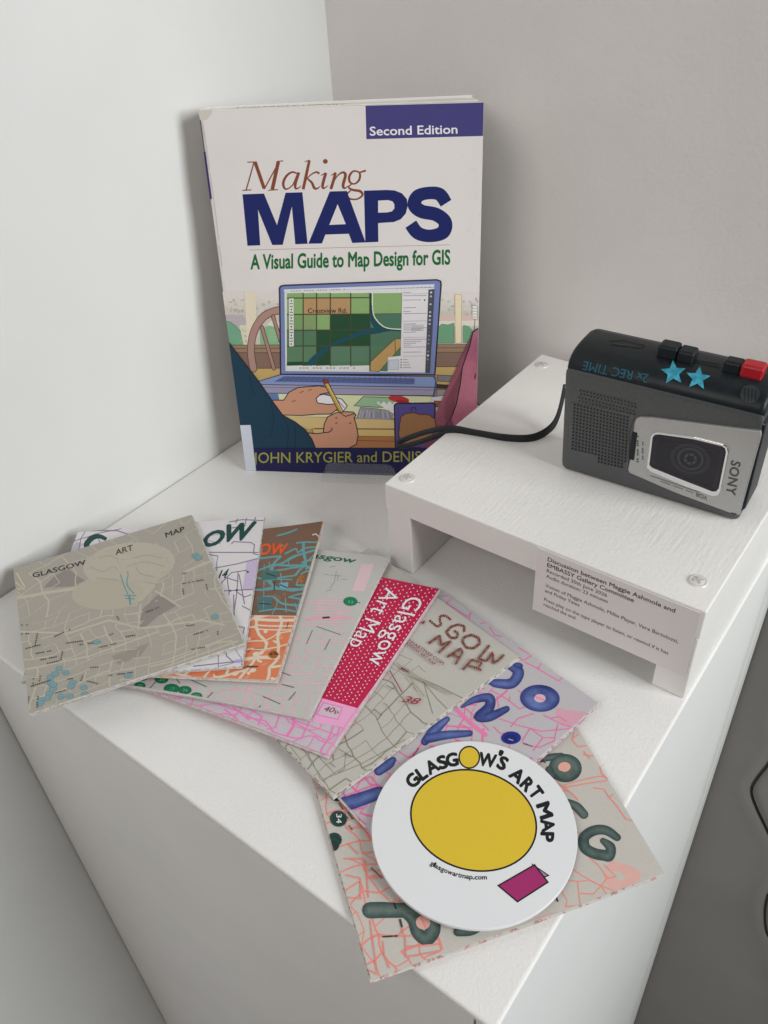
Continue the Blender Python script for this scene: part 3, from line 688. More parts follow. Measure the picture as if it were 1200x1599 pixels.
# --- 8: salmon streets with dark green balloon letters
GRY = (184, 180, 173)
rt, s = folded_map([(846, 1040), (1038, 1363), (580, 1530), (465, 1136)], Z[8], (0, .0025, 0, 0), 'folded map with salmon streets and dark green balloon letters, front-most of the fan', GRY, [(226, 130, 120), (60, 70, 64), (230, 150, 140)], 8)
SAL = (236, 132, 120); p = Print(s, d5)
p.poly([(520, 1180), (600, 1190), (720, 1250), (690, 1330), (560, 1370), (480, 1290)], (208, 164, 156), smooth=True)
reg = lambda u, v: not (v > .86 and u > .35) and not (u > .78 and v > .25 and v < .9)
blocks(p, 81, SAL, .0062, 12, (20, 20), reg, .28, .26)
for pts in ([(240, 1205), (330, 1270), (440, 1330), (560, 1380), (620, 1350)], [(200, 1300), (310, 1310), (380, 1300), (460, 1340), (500, 1290), (440, 1200), (380, 1150)], [(180, 1350), (230, 1440), (220, 1480), (320, 1470), (300, 1310)], [(320, 1390), (410, 1395), (460, 1340), (500, 1400)], [(500, 1290), (560, 1280), (480, 1200)],
            [(200, 650), (320, 615), (440, 590), (490, 600)], [(210, 665), (350, 640), (490, 622)], [(440, 525), (450, 570), (490, 610)], [(400, 670), (470, 680), (500, 730), (560, 800), (620, 890), (660, 900)], [(530, 720), (500, 740)], [(260, 290), (250, 340), (290, 385), (345, 378)], [(250, 330), (290, 300)], [(330, 440), (390, 450)], [(330, 420), (370, 470)]):
    p.line(pts, 8, SAL)
for pts in ([(20, 1560), (120, 1530), (420, 1450), (700, 1350)],): p.line(pts, 6, (226, 150, 138))
GRN = [blot((38, 54, 54), (54, 70, 68), 70), blot((36, 54, 53), (62, 80, 77), 70), blot((38, 56, 55), (72, 90, 86), 70), blot((44, 62, 60), (84, 100, 95), 70), blot((52, 70, 67), (94, 108, 102), 70)]
p.balloon([(40, 470), (110, 455), (180, 450)], [40, 50, 50], GRN); p.ring(208, 532, 112, 98, .37, GRN, 12); p.ell(202, 524, 42, 34, (214, 158, 146)); p.balloon([(100, 540), (112, 565), (120, 590)], [50, 50, 50], GRN); 
p.balloon([(230, 770), (290, 800), (340, 855)], [50, 62, 60], GRN)
p.balloon([(565, 1015), (490, 965), (410, 965), (345, 1010), (350, 1080), (410, 1120), (480, 1135), (515, 1140), (520, 1080), (470, 1035)], [50, 64, 70, 72, 72, 74, 74, 68, 66, 40], GRN)
p.crop = d4
p.balloon([(470, 955), (560, 950), (680, 950), (800, 950), (920, 985), (950, 1080), (900, 1150), (830, 1110), (800, 1020), (720, 960)], [120, 118, 110, 110, 110, 110, 105, 90, 90, 60], GRN)
p.ell(874, 1036, 54, 50, (206, 160, 150)); p.line([(860, 1000), (890, 1070)], 14, SAL)
for x, y, a, b_ in ((238, 285, 66, 60), (206, 440, 56, 52), (228, 125, 46, 30), (198, 475, 44, 50)): p.ell(x, y, a, b_, (34, 66, 62)); p.ell(x + 5, y + 4, a * .75, b_ * .72, (26, 52, 50))
p.text('34', (222, 250), (222, 318), (262, 250), (206, 214, 212), bold=.01)
for pts in ([(470, 1030), (490, 1200), (515, 1400)], [(565, 1180), (575, 1280), (610, 1370)], [(740, 1215), (990, 1190)], [(480, 1140), (790, 1135)], [(735, 1130), (740, 1290), (1000, 1240)], [(280, 580), (420, 575), (440, 660), (640, 660)], [(290, 700), (400, 720), (400, 870), (300, 865)], [(450, 720), (700, 690)], [(440, 590), (460, 860)], [(300, 350), (440, 345)], [(310, 470), (380, 540)], [(700, 1020), (720, 1120)], [(320, 1340), (520, 1420)]):
    p.line(pts, 10, SAL)
p.line([(568, 1146), (640, 1140)], 12, (50, 46, 46)); p.line([(655, 1140), (676, 1138)], 12, (50, 46, 46)); p.line([(700, 1020), (712, 1068)], 16, (60, 60, 60)); p.line([(655, 900), (670, 935)], 14, (30, 40, 40)); p.line([(812, 865), (810, 912)], 10, (80, 40, 50))
p.crop = c8; p.balloon([(500, 690), (545, 680), (590, 655)], [30, 40, 30], GRN); p.line([(812, 560), (822, 590)], 5, (60, 40, 40)); p.line([(756, 655), (760, 665)], 5, (60, 40, 40))
names(p, 82, (70, 60, 60), 26, 15, None, .008)
p.build('map_print', rt, grid=8)

# --- 7: pink streets with blue letters
rt, s = folded_map([(682, 916), (935, 1098), (640, 1366), (400, 1100)], Z[7], (0, .0018, 0, 0), 'folded map with bright pink streets and blue watercolour letters, under the round sticker', (178, 174, 178), [(230, 96, 150), (54, 56, 130), (236, 140, 180)], 7)
PK = (236, 106, 158); p = Print(s, d1)
p.poly([(840, 860), (900, 870), (1060, 900), (1010, 960), (930, 980), (850, 930)], (202, 152, 168), smooth=True)
blocks(p, 71, PK, .0058, 20, (18, 17), lambda u, v: v < .80 and not (u > .7 and v > .6), .3, .4)
for pts in ([(130, 160), (190, 160), (150, 205), (280, 285), (310, 250)], [(360, 330), (400, 320)], [(415, 350), (450, 400), (490, 410)], [(600, 480), (680, 530), (630, 560), (600, 540)], [(640, 570), (700, 600), (850, 690), (870, 670)], [(740, 580), (720, 615)], [(310, 240), (290, 300)],
            [(430, 740), (520, 790), (610, 860), (640, 850)], [(470, 780), (480, 850)], [(600, 745), (690, 800)], [(550, 780), (545, 810)], [(760, 900), (880, 960), (930, 975)], [(490, 920), (600, 960), (750, 1000), (930, 985)], [(810, 920), (860, 910), (900, 940)], [(630, 1060), (680, 980), (760, 1040), (830, 1040)], [(700, 1120), (760, 1040)], [(640, 1080), (740, 1100), (830, 1060), (850, 960)], [(560, 970), (600, 920), (700, 890)], [(450, 970), (490, 1010), (600, 1010)]):
    p.line(pts, 6.5, PK)
p.line([(220, 860), (300, 940), (400, 1020)], 26, (240, 120, 168)); p.line([(260, 840), (330, 900), (420, 990)], 7, PK); p.line([(150, 960), (300, 975)], 10, PK)
BLU = [blot((34, 38, 96), (48, 56, 116), 70), blot((32, 38, 98), (54, 66, 128), 70), blot((34, 42, 102), (64, 80, 138), 70), blot((38, 48, 108), (76, 94, 148), 70), blot((46, 58, 116), (88, 106, 156), 70)]
p.balloon([(480, 560), (570, 600), (600, 640), (560, 700), (470, 700), (430, 690)], [40, 60, 70, 66, 55, 40], BLU); p.ring(598, 590, 30, 18, 0, BLU, 10)
p.ring(736, 796, 124, 84, .3, BLU, 6); p.ell(736, 796, 36, 26, (206, 170, 182), 6); p.line([(705, 785), (765, 808)], 6, PK)
p.balloon([(250, 845), (330, 800), (420, 790), (420, 850), (360, 905), (430, 905), (530, 860)], [14, 44, 58, 66, 62, 60, 40], BLU)
p.balloon([(20, 1060), (80, 990), (160, 920)], [50, 64, 34], BLU); p.balloon([(40, 1040), (150, 1020), (300, 1010)], [60, 56, 40], BLU)
p.ell(560, 1040, 62, 40, (30, 40, 130)); p.ell(556, 1046, 40, 28, (24, 30, 100)); p.line([(546, 1048), (572, 1056)], 6, (150, 160, 200))
p.crop = d2
p.balloon([(960, 560), (1040, 500), (1075, 470)], [70, 80, 50], BLU); p.balloon([(700, 820), (800, 790), (960, 730)], [120, 110, 100], BLU)
for pts in ([(720, 680), (900, 600), (960, 680)], [(850, 600), (910, 690)], [(760, 870), (850, 850)], [(740, 880), (850, 980)], [(700, 760), (940, 660)]): p.line(pts, 11, PK)
names(p, 72, (60, 50, 70), 8, 20, None, .008); p.build('map_print', rt, grid=8)

# --- 6: grey map with stitched lettering
rt, s = folded_map([(576, 856), (811, 1025), (520, 1243), (302, 1020)], Z[6], (0, 0, 0, -.0035), 'grey folded map with red cross-stitch title, right of the polka-dot one', (178, 175, 168), [(120, 70, 60), (120, 118, 96), (90, 60, 50)], 6)
p = Print(s, d2); OV = (134, 130, 112); rnd = random.Random(5)
reg = lambda u, v: v < .66 and not (u > .86 and v > .5)
blocks(p, 61, OV, .0042, 4, (22, 13), reg, .07, .2); p.mode = 'px'
for pts in ([(130, 330), (210, 395), (290, 370)], [(380, 420), (440, 520), (540, 660)], [(440, 410), (540, 520), (620, 600)], [(700, 430), (690, 560), (640, 590)], [(280, 400), (360, 500)], [(650, 410), (780, 480)], [(530, 640), (820, 520), (1160, 330)]): p.line(pts, 6, OV)
p.crop = d1
for pts in ([(0, 690), (100, 730), (200, 780), (300, 830)], [(0, 700), (90, 810), (150, 870)], [(10, 720), (60, 900)]): p.line(pts, 7, (140, 138, 118))
ST1, ST2 = (128, 52, 50), (104, 98, 76)
def stitch(pts, crop=None, step=13):
    k = 0
    for a, b_ in zip(pts, pts[1:]):
        L_ = math.hypot(b_[0] - a[0], b_[1] - a[1]); m = max(1, round(L_ / step))
        for i in range(m):
            f = (i + .5) / m; x = a[0] + (b_[0] - a[0]) * f; y = a[1] + (b_[1] - a[1]) * f; k += 1
            c = ST1 if k % 3 else ST2
            p.line([(x - 7, y - 3), (x + 7, y + 3)], 6, c); p.line([(x - 3, y + 7), (x + 3, y - 7)], 6, c)
for L_ in ([(180, 315), (150, 290), (115, 290), (110, 320), (120, 345), (95, 360), (70, 340), (45, 320)], [(262, 390), (265, 355), (225, 345), (180, 360), (150, 395), (180, 430), (215, 430), (225, 400), (200, 385)], [(250, 450), (275, 490), (320, 495), (360, 465), (355, 430), (310, 410), (265, 425), (250, 450)],
           [(420, 475), (350, 560), (400, 575), (440, 520)], [(440, 530), (440, 590), (475, 570), (510, 535)], [(40, 470), (110, 420), (115, 480), (180, 455), (100, 530)], [(155, 555), (240, 500), (250, 525), (205, 600)], [(185, 530), (225, 560)], [(250, 635), (310, 570), (370, 590), (345, 625), (290, 610)], [(345, 625), (365, 640)], [(0, 350), (15, 335)]):
    stitch(L_)
p.text('GLASGOWARTMAP.COM', (-190, 395), (126, 608), (-180, 378), (126, 52, 64), bold=.01); p.text('GLASGOW ART MAP', (-130, 460), (74, 612), (-120, 444), (126, 52, 64), bold=.01)
p.crop = c6; p.text('38', (820, 885), (892, 898), (838, 858), (150, 44, 60), bold=.01, shear=.2); p.line([(825, 735), (850, 748)], 12, (110, 44, 50)); p.line([(770, 750), (822, 842)], 5, (140, 70, 70))
for pts in ([(800, 715), (920, 790), (1040, 850)], [(850, 770), (920, 860)], [(1000, 830), (870, 770)]): p.line(pts, 5, (150, 148, 126))
names(p, 63, (110, 100, 92), 16, 4, lambda u, v: v < .6, .009); p.build('map_print', rt, grid=8)

# --- 5: red polka-dot panel
rt, s = folded_map([(405, 862), (686.5, 919.5), (511.5, 1180), (188, 1062)], Z[5], (0, 0, 0, -.0068), 'folded map with red polka-dot title panel above magenta streets', (186, 176, 184), [(236, 110, 170), (240, 170, 200), (226, 80, 140)], 5)
PK5 = (238, 118, 176); p = Print(s, c6)
blocks(p, 51, PK5, .0075, 8, (18, 18), None, .3, .28)
for pts in ([(0, 890), (100, 925), (210, 985)], [(130, 900), (270, 930), (250, 990), (210, 1000)], [(320, 950), (480, 1000), (540, 1020)], [(340, 965), (530, 1070)], [(560, 940), (540, 1010), (500, 1040)], [(20, 910), (80, 960)], [(60, 900), (130, 960)], [(100, 890), (190, 940), (170, 980)]): p.line(pts, 6, PK5)
p.poly([(466, 850), (632, 892), (590, 985), (420, 960)], (224, 158, 196)); p.poly([(474, 870), (560, 890), (540, 945), (440, 925)], (196, 178, 190), edge=PK5, ew=5)
p.text('40', (472, 908), (520, 916), (480, 885), (120, 20, 60), bold=.015, shear=.25); p.text('p', (524, 916), (543, 919), (528, 898), (120, 20, 60), bold=.01)
p.line([(632, 892), (480, 1110)], 8, (238, 140, 186)); p.line([(985, 370), (980, 380), (660, 870), (520, 1080)], 10, (238, 130, 180))
panel = [(600, 285), (735, 318), (990, 368), (972, 425), (632, 892), (466, 850), (330, 820)]
p.poly(panel, (182, 24, 70))
def inpoly(x, y, P):
    r = False
    for (a, b_), (c, d) in zip(P, P[1:] + P[:1]):
        if (b_ > y) != (d > y) and x < (c - a) * (y - b_) / (d - b_) + a: r = not r
    return r
for i in range(-14, 50):
    for j in range(-10, 50):
        x = 560 + i * 18.6 - j * 11.2; y = 300 + i * 5.2 + j * 16.6 + (i % 2) * 8
        if inpoly(x, y, [(600, 292), (735, 325), (982, 374), (962, 425), (630, 884), (472, 842), (340, 815)]): p.ell(x, y, 3.5, 3.2, (226, 182, 196), n=7)
WT = (228, 214, 222)
p.text('Glasgow', (845, 400), (672, 692), (925, 416), WT, space=1.0); p.text('Art Map', (742, 362), (582, 612), (812, 384), WT)
p.build('map_print', rt, grid=8)

# --- 4: pale green-grey map with green spots
rt, s = folded_map([(318, 838), (608, 870), (482, 1121), (140, 1062)], Z[4], (0, 0, 0, -.007), 'pale grey folded map with green spots, between the orange and polka-dot ones', (179, 178, 174), [(150, 170, 150), (226, 170, 190)], 4)
p = Print(s, d6); PF = (214, 166, 180)
blocks(p, 41, PF, .0048, 4, (19, 21), lambda u, v: v < .64, .25, .3)
for k in range(9): p.line([(600 - k * 8, 740 + k * 22), (880 - k * 12, 735 + k * 24)], 7 if k % 3 else 4, PF)
p.line([(520, 900), (640, 888), (860, 890)], 14, (222, 150, 174)); p.poly([(930, 490), (1030, 480), (960, 690), (860, 690)], (206, 180, 184))
GD = (26, 96, 66)
p.text('Glasgow', (440, 420), (890, 480), (445, 380), GD, bold=.03, shear=.3)
p.ell(852, 765, 54, 34, (20, 116, 76)); p.text('33', (832, 776), (872, 780), (834, 758), (120, 176, 150)); p.line([(900, 770), (925, 775)], 5, (20, 90, 60)); p.line([(648, 890), (692, 886)], 14, (44, 44, 44))
for a in ([(690, 510), (740, 500)], [(650, 560), (700, 570), (790, 575)], [(745, 540), (730, 620), (700, 670)], [(670, 688), (712, 680)], [(780, 600), (825, 602)], [(760, 560), (752, 610)]): p.line(a, 2.5, (110, 130, 116))
for a in ([(600, 955), (780, 1015)], [(568, 985), (525, 1085)], [(700, 1050), (660, 1130)], [(330, 1300), (400, 1325)], [(340, 1392), (430, 1412)]): p.line(a, 5, (86, 100, 96))
p.crop = d3
for x, y, a in ((82, 212, 38), (190, 228, 38), (70, 262, 32), (246, 280, 44), (318, 288, 38), (382, 320, 32)):
    p.ell(x, y, a, a * .62, (18, 104, 70)); p.text(random.choice(['21', '77', '34', '52']), (x - 12, y + 7), (x + 14, y + 10), (x - 10, y - 8), (110, 170, 140))
for a in ([(355, 232), (436, 268)], [(748, 318), (840, 356)], [(850, 248), (916, 264)], [(925, 290), (888, 334)], [(733, 368), (722, 384)], [(438, 335), (470, 300)], [(850, 182), (896, 198)], [(262, 210), (290, 250)], [(128, 275), (160, 240)]): p.line(a, 5, (92, 104, 100))
p.line([(480, 300), (560, 278), (680, 290), (800, 330)], 5, PF, smooth=True)
p.build('map_print', rt, grid=8)

# --- 3: orange map with brown and teal overprint
rt, s = folded_map([(212, 842), (505, 814), (432, 1063), (70, 1046)], Z[3], (0, .0045, 0, 0), 'folded map in orange with brown and teal overprinted upper half, its top corner curling up', (196, 186, 170), [(216, 120, 80), (200, 186, 130), (110, 80, 60)], 3, pw=3)
p = Print(s, d6); OR = (212, 122, 86); r = random.Random(33)
p.poly([(-900, 835), (800, 835), (800, 1900), (-900, 1900)], (204, 118, 82))
for k in range(60): x, y = r.uniform(-300, 470), r.uniform(850, 1390); p.ell(x, y, r.uniform(10, 34), r.uniform(8, 20), r.choice([(214, 136, 100), (198, 108, 72), (208, 196, 176)]), r.uniform(-30, 30), n=7)
blocks(p, 31, (206, 192, 170), .013, 6, (12, 15), lambda u, v: v < .56, .30, .16)
for y, w_ in ((860, 22), (905, 12), (935, 10)): p.line([(100, y), (260, y + 6), (480, y + 2)], w_, (206, 196, 178), smooth=True)
for a in ([(95, 1090), (170, 1088)], [(60, 1100), (40, 1120)], [(385, 880), (372, 930)], [(0, 1250), (130, 1240)]): p.line(a, 6, (50, 84, 92))
p.poly([(-900, 100), (800, 100), (800, 850), (500, 828), (150, 828), (-900, 840)], (112, 86, 70))
for k in range(26): x, y = r.uniform(100, 560), r.uniform(430, 800); p.ell(x, y, r.uniform(14, 46), r.uniform(8, 22), r.choice([(124, 94, 74), (98, 82, 72), (90, 92, 88)]), r.uniform(-30, 30), n=8)
TL_ = (92, 146, 150)
blocks(p, 32, TL_, .014, -14, (9, 13), lambda u, v: .50 < v < .86, .34, .45)
for pts in ([(200, 260), (300, 250), (420, 215)], [(330, 380), (420, 345), (440, 370), (500, 340), (620, 330)], [(190, 470), (300, 450), (400, 400), (600, 350)], [(150, 520), (260, 500), (380, 480), (480, 460), (590, 380)], [(380, 470), (360, 430), (420, 400)], [(440, 600), (480, 520), (560, 500), (540, 590), (440, 600)], [(150, 640), (250, 620), (420, 640), (560, 600)], [(380, 690), (500, 660), (510, 700), (380, 690)], [(120, 700), (240, 690), (330, 740), (490, 750)], [(260, 700), (280, 740), (240, 820)], [(350, 700), (360, 800)], [(130, 800), (300, 780), (470, 800)], [(480, 700), (470, 790), (440, 740)], [(210, 560), (400, 560)], [(200, 440), (230, 600)], [(300, 520), (320, 640)], [(480, 440), (560, 420), (590, 450), (520, 480)], [(160, 460), (165, 780)]):
    p.line(pts, r.choice([9, 12, 15]), TL_, smooth=True)
p.poly([(290, 590), (370, 580), (365, 630), (300, 625)], (110, 156, 170)); p.poly([(140, 500), (280, 500), (270, 560), (140, 570)], (66, 104, 100)); p.poly([(120, 690), (240, 690), (230, 780), (110, 790)], (72, 104, 104))
for a in ([(300, 600), (360, 620)], [(180, 520), (260, 540)], [(130, 740), (220, 745)], [(250, 580), (250, 640)]): p.line(a, 8, (30, 50, 56))
p.text('GLASGOW', (-260, 395), (345, 385), (-255, 322), (222, 84, 34), bold=.035, shear=.25)
p.ell(482, 555, 28, 30, (150, 100, 50)); p.line([(472, 530), (500, 560)], 8, (80, 60, 40))
p.ell(262, 1140, 44, 34, (156, 88, 34)); p.text('49', (225, 1152), (290, 1144), (226, 1126), (50, 34, 26), bold=.02); p.line([(288, 1140), (312, 1138)], 7, (50, 34, 26)); p.line([(30, 1238), (125, 1240)], 9, (60, 60, 50))
p.line([(560, 252), (590, 246), (615, 262)], 8, (210, 190, 180)); p.line([(645, 160), (590, 500), (470, 830), (330, 1300)], 9, (190, 110, 70))
p.build('map_print', rt, grid=10)

# --- 2: white map with violet streets
rt, s = folded_map([(122, 831), (413, 806), (378, 1039), (33, 1063)], Z[2], (0, 0, 0, 0), 'white folded map with violet streets and bold dark green title, directly under the beige one', (204, 200, 202), [(110, 100, 130), (170, 160, 180)], 2)
p = Print(s, c5); VI = (124, 112, 136)
p.poly([(1100, 280), (1168, 262), (1140, 410), (1080, 410)], (182, 170, 196)); p.poly([(340, 190), (370, 200), (330, 250), (300, 250)], (170, 168, 176))
blocks(p, 21, VI, .0048, 6, (10, 10), lambda u, v: u < .8 or v < .2, .3, .45)
for pts in ([(930, 238), (1165, 240)], [(950, 310), (1060, 290), (1170, 262)], [(1030, 200), (1040, 190), (1120, 195), (1135, 205), (1130, 245)], [(1130, 245), (1150, 250)], [(1020, 100), (1080, 90), (1180, 95)], [(1060, 80), (1050, 105)], [(1100, 78), (1090, 120)], [(1140, 80), (1130, 110)], [(980, 380), (1030, 330), (1100, 320)], [(1060, 330), (1055, 420), (1040, 520)], [(990, 412), (1140, 405)], [(1000, 350), (1060, 370)], [(1060, 420), (1090, 440), (1120, 430)], [(1080, 480), (1120, 500)], [(1010, 350), (1020, 430)],
            [(1065, 340), (1090, 470)], [(1060, 570), (1090, 575), (1085, 600)], [(1000, 655), (1010, 700), (1040, 725), (1080, 722)], [(860, 745), (1040, 725)], [(1040, 430), (1045, 580)], [(390, 140), (520, 140), (590, 165)], [(590, 165), (690, 145)], [(640, 150), (620, 165)], [(1010, 130), (1060, 125)]):
    p.line(pts, 4.5, VI)
GD2 = (18, 66, 62)
p.line([(472, 180), (440, 166), (408, 175), (384, 205), (400, 222), (440, 214), (462, 205)], [16, 20, 24, 24, 22, 20, 16], GD2, smooth=True, cap=False)
p.text('O', (900, 212), (988, 204), (912, 146), GD2, bold=.05, shear=.3); p.text('W', (1000, 190), (1130, 176), (1012, 116), GD2, bold=.05, shear=.25)
p.text('14', (968, 360), (1010, 352), (976, 322), (22, 60, 54), bold=.03, shear=.3); p.poly([(500, 192), (530, 182), (522, 190)], (30, 30, 34))
for x, y in ((1020, 412), (1050, 410), (1100, 328)): p.poly([(x, y - 5), (x + 14, y), (x, y + 5)], (40, 36, 50))
p.ell(1062, 722, 16, 8, (160, 150, 200), n=10); p.build('map_print', rt, grid=6)

# --- 1: beige map on top
rt, s = folded_map([(21, 888), (299, 804), (381, 1004), (46, 1114)], Z[1], (0, 0, 0, 0), 'beige grey folded map with pale streets and black title, topmost and left-most of the fan', (156, 151, 141), [(150, 146, 134), (170, 160, 140)], 1)
p = Print(s, c5); S1 = (176, 169, 154); A1 = (166, 160, 144)
inb = lambda u, v: True
for pts in ([(190, 395), (240, 340), (300, 310), (345, 345), (410, 384)], [(628, 490), (700, 422), (790, 470), (700, 520), (640, 572), (612, 572)]): p.poly(pts, (132, 126, 120))
p.poly([(490, 700), (660, 640), (620, 700), (520, 740)], (140, 134, 124))
blocks(p, 11, S1, .0055, -4, (17, 17), lambda u, v: v < .56, .10); blocks(p, 12, S1, .0065, 14, (11, 11), lambda u, v: v >= .56, .22); p.line([(90, 590), (300, 600), (480, 540), (620, 575), (900, 540), (1000, 560)], 8, S1); p.line([(120, 760), (400, 700), (700, 590)], 7, S1)
p.line([(80, 440), (200, 418), (330, 398), (450, 370)], 13, S1); p.line([(810, 330), (900, 290), (960, 270)], 10, S1); p.line([(730, 750), (1060, 632)], 7, S1); p.line([(420, 792), (730, 720), (1060, 600)], 5, S1); p.line([(610, 580), (620, 470)], 8, S1); p.line([(690, 410), (800, 480)], 8, S1); p.line([(75, 330), (110, 390)], 6, (190, 182, 150)); p.line([(70, 370), (110, 400), (80, 400)], 5, (190, 182, 150))
p.ell(572, 292, 208, 98, (169, 164, 149), -6); p.ell(480, 418, 166, 76, (166, 160, 145), -4); p.poly([(560, 330), (700, 350), (640, 440), (600, 455), (540, 440)], (169, 164, 149), smooth=True)
for a in range(22): t = random.uniform(0, 6.28); q = (572 + 170 * math.cos(t), 290 + 75 * math.sin(t)); p.line([q, (q[0] + random.uniform(-60, 60), q[1] + random.uniform(-30, 30))], 2.5, (160, 156, 144))
DO = (92, 138, 142)
for pts in ([(520, 285), (530, 330), (545, 380), (565, 430), (575, 470)], [(540, 270), (545, 310), (565, 330), (560, 380), (590, 420)], [(520, 280), (545, 300), (560, 270)], [(550, 430), (598, 430)], [(555, 442), (592, 444)], [(572, 425), (576, 470)]): p.line(pts, 5, DO, smooth=True)
for pts in ([(430, 262), (480, 252), (520, 268)], [(395, 300), (450, 322), (500, 300), (520, 320)], [(590, 262), (650, 250), (720, 262)], [(600, 300), (620, 330), (680, 345)], [(560, 300), (640, 280), (730, 300)], [(420, 350), (520, 360)], [(640, 370), (700, 380)]): p.line(pts, 3, (146, 146, 132), smooth=True)
KB = (34, 32, 32)
p.text('GLASGOW', (146, 351), (378, 290), (142, 331), KB, bold=.012); p.text('ART', (510, 250), (588, 227), (508, 226), KB, bold=.012); p.text('MAP', (738, 172), (824, 142), (734, 151), KB, bold=.012)
TB = (86, 140, 156)
for k, (x, y) in enumerate(((262, 757), (290, 776), (222, 795), (226, 822), (234, 850), (218, 868), (210, 888), (184, 896), (180, 912), (268, 882), (308, 880), (322, 822), (312, 838), (368, 842), (374, 872), (426, 638), (958, 524), (566, 788), (872, 252), (886, 262), (244, 782), (236, 830))):
    p.ell(x, y, 15, 10, (128, 146, 144), -10, edge=TB, ew=3.4, n=14); p.line([(x - 5, y + 2), (x + 6, y - 1)], 4, TB)
r = random.Random(4)
for x, y, a, L_ in ((95, 562, 0, 35), (95, 602, -4, 40), (166, 600, 100, 60), (105, 670, -14, 80), (160, 690, -10, 70), (180, 718, -10, 75), (208, 735, -12, 60), (240, 615, -25, 80), (276, 680, 100, 45), (290, 645, -8, 80), (350, 652, -8, 65), (438, 664, -14, 80), (482, 608, -25, 35), (555, 615, -10, 45), (398, 755, -6, 40), (365, 790, 110, 30), (480, 790, -8, 110), (280, 808, -6, 45), (130, 840, -18, 100), (150, 800, 95, 40), (180, 790, 100, 40), (130, 880, 95, 40), (170, 880, 95, 55), (175, 943, -20, 70), (245, 868, -16, 50), (385, 815, 14, 52), (860, 605, -16, 70), (850, 672, -10, 75), (825, 566, -6, 42), (812, 378, -10, 100), (812, 400, 80, 30), (920, 380, 78, 30), (970, 590, 90, 40), (516, 525, 60, 20), (810, 332, -5, 22), (645, 505, -20, 75)):
    n = max(2, int(L_ / 9)); ca, sa = math.cos(R_(a)), math.sin(R_(a))
    for k in range(n):
        if r.random() < .12: continue
        q = (x + ca * L_ * k / n, y + sa * L_ * k / n); p.line([q, (q[0] + ca * 6, q[1] + sa * 6)], 4.6, (62, 58, 56), cap=False)
p.build('map_print', rt, grid=6)

# ------------------------------------------------------------------ round sticker: generic artwork, same lettering
SC = on_z((739.5, 1290), .0078); SR = .0480
stk = root('round_sticker', (SC.x, SC.y, .0056), 'round white sticker with a big yellow oval, lying on the front maps', 'sticker')
def disc(r0, z0, z1, n=96): return prism(bmesh.new(), [(SC.x + r0 * math.cos(2 * math.pi * k / n), SC.y + r0 * math.sin(2 * math.pi * k / n), z0) for k in range(n)], [(SC.x + r0 * math.cos(2 * math.pi * k / n), SC.y + r0 * math.sin(2 * math.pi * k / n), z1) for k in range(n)])
link('disc', disc(SR, .0057, .0078), WHITECARD, stk, bevel=.0003)
s = Sheet(*[(SC.x + a * SR, SC.y + b_ * SR, .0078) for a, b_ in ((-1, 1), (1, 1), (1, -1), (-1, -1))])
p = Print(s, c8); YE = (208, 178, 48); KK = (20, 22, 26)
p.ell(538, 334, 206, 160, YE, 16, edge=KK, ew=6, n=60)
p.ell(524, 130, 33, 35, YE, 0, edge=KK, ew=5)
for ch, x, y, a, wd in (('G', 341, 205, -47, 34), ('L', 370, 182, -36, 22), ('A', 403, 160, -29, 34), ('S', 437, 146, -20, 25), ('G', 468, 138, -10, 34), ('W', 583, 139, 10, 50), ("'", 621, 130, 22, 7), ('S', 632, 149, 26, 24),
                        ('A', 680, 188, 40, 38), ('R', 712, 218, 46, 28), ('T', 740, 244, 54, 28), ('M', 768, 302, 72, 44), ('A', 778, 350, 82, 36), ('P', 776, 388, 92, 26)):
    p.glyph(ch, x, y, a, wd * 1.06, 40, KK, bold=.06)
V, _ = glyphs('H'); word = 'glasgowartmap.com'; arc = catmull([(396, 476), (430, 496), (480, 515), (530, 524), (582, 525)], 12)
cum = [0]
for a, b_ in zip(arc, arc[1:]): cum.append(cum[-1] + math.hypot(b_[0] - a[0], b_[1] - a[1]))
wd = {'i': .5, 'l': .45, 'm': 1.55, 'w': 1.45, 't': .65, 'r': .7, '.': .5}; tot = sum(wd.get(c, 1) for c in word); pos = 0
for ch in word:
    w1 = wd.get(ch, 1); t = (pos + w1 / 2) / tot * cum[-1]; pos += w1
    i = max(k for k in range(len(cum)) if cum[k] <= t + 1e-9); i = min(i, len(arc) - 2); f = (t - cum[i]) / (cum[i + 1] - cum[i])
    x = arc[i][0] + (arc[i + 1][0] - arc[i][0]) * f; y = arc[i][1] + (arc[i + 1][1] - arc[i][1]) * f; an = math.atan2(arc[i + 1][1] - arc[i][1], arc[i + 1][0] - arc[i][0])
    full = w1 / tot * cum[-1] * .86; e = (math.cos(an), math.sin(an)); u = (e[1], -e[0])
    p0 = (x - e[0] * full / 2, y - e[1] * full / 2); p.text(ch, p0, (p0[0] + e[0] * full, p0[1] + e[1] * full), (p0[0] + u[0] * 15, p0[1] + u[1] * 15), KK, bold=.03)
p.poly([(728, 476), (780, 512), (768, 517), (735, 500)], (150, 128, 150), edge=KK, ew=4); p.poly([(618, 545), (735, 478), (778, 534), (680, 597)], (152, 40, 100), edge=KK, ew=5)
p.build('sticker_print', stk)

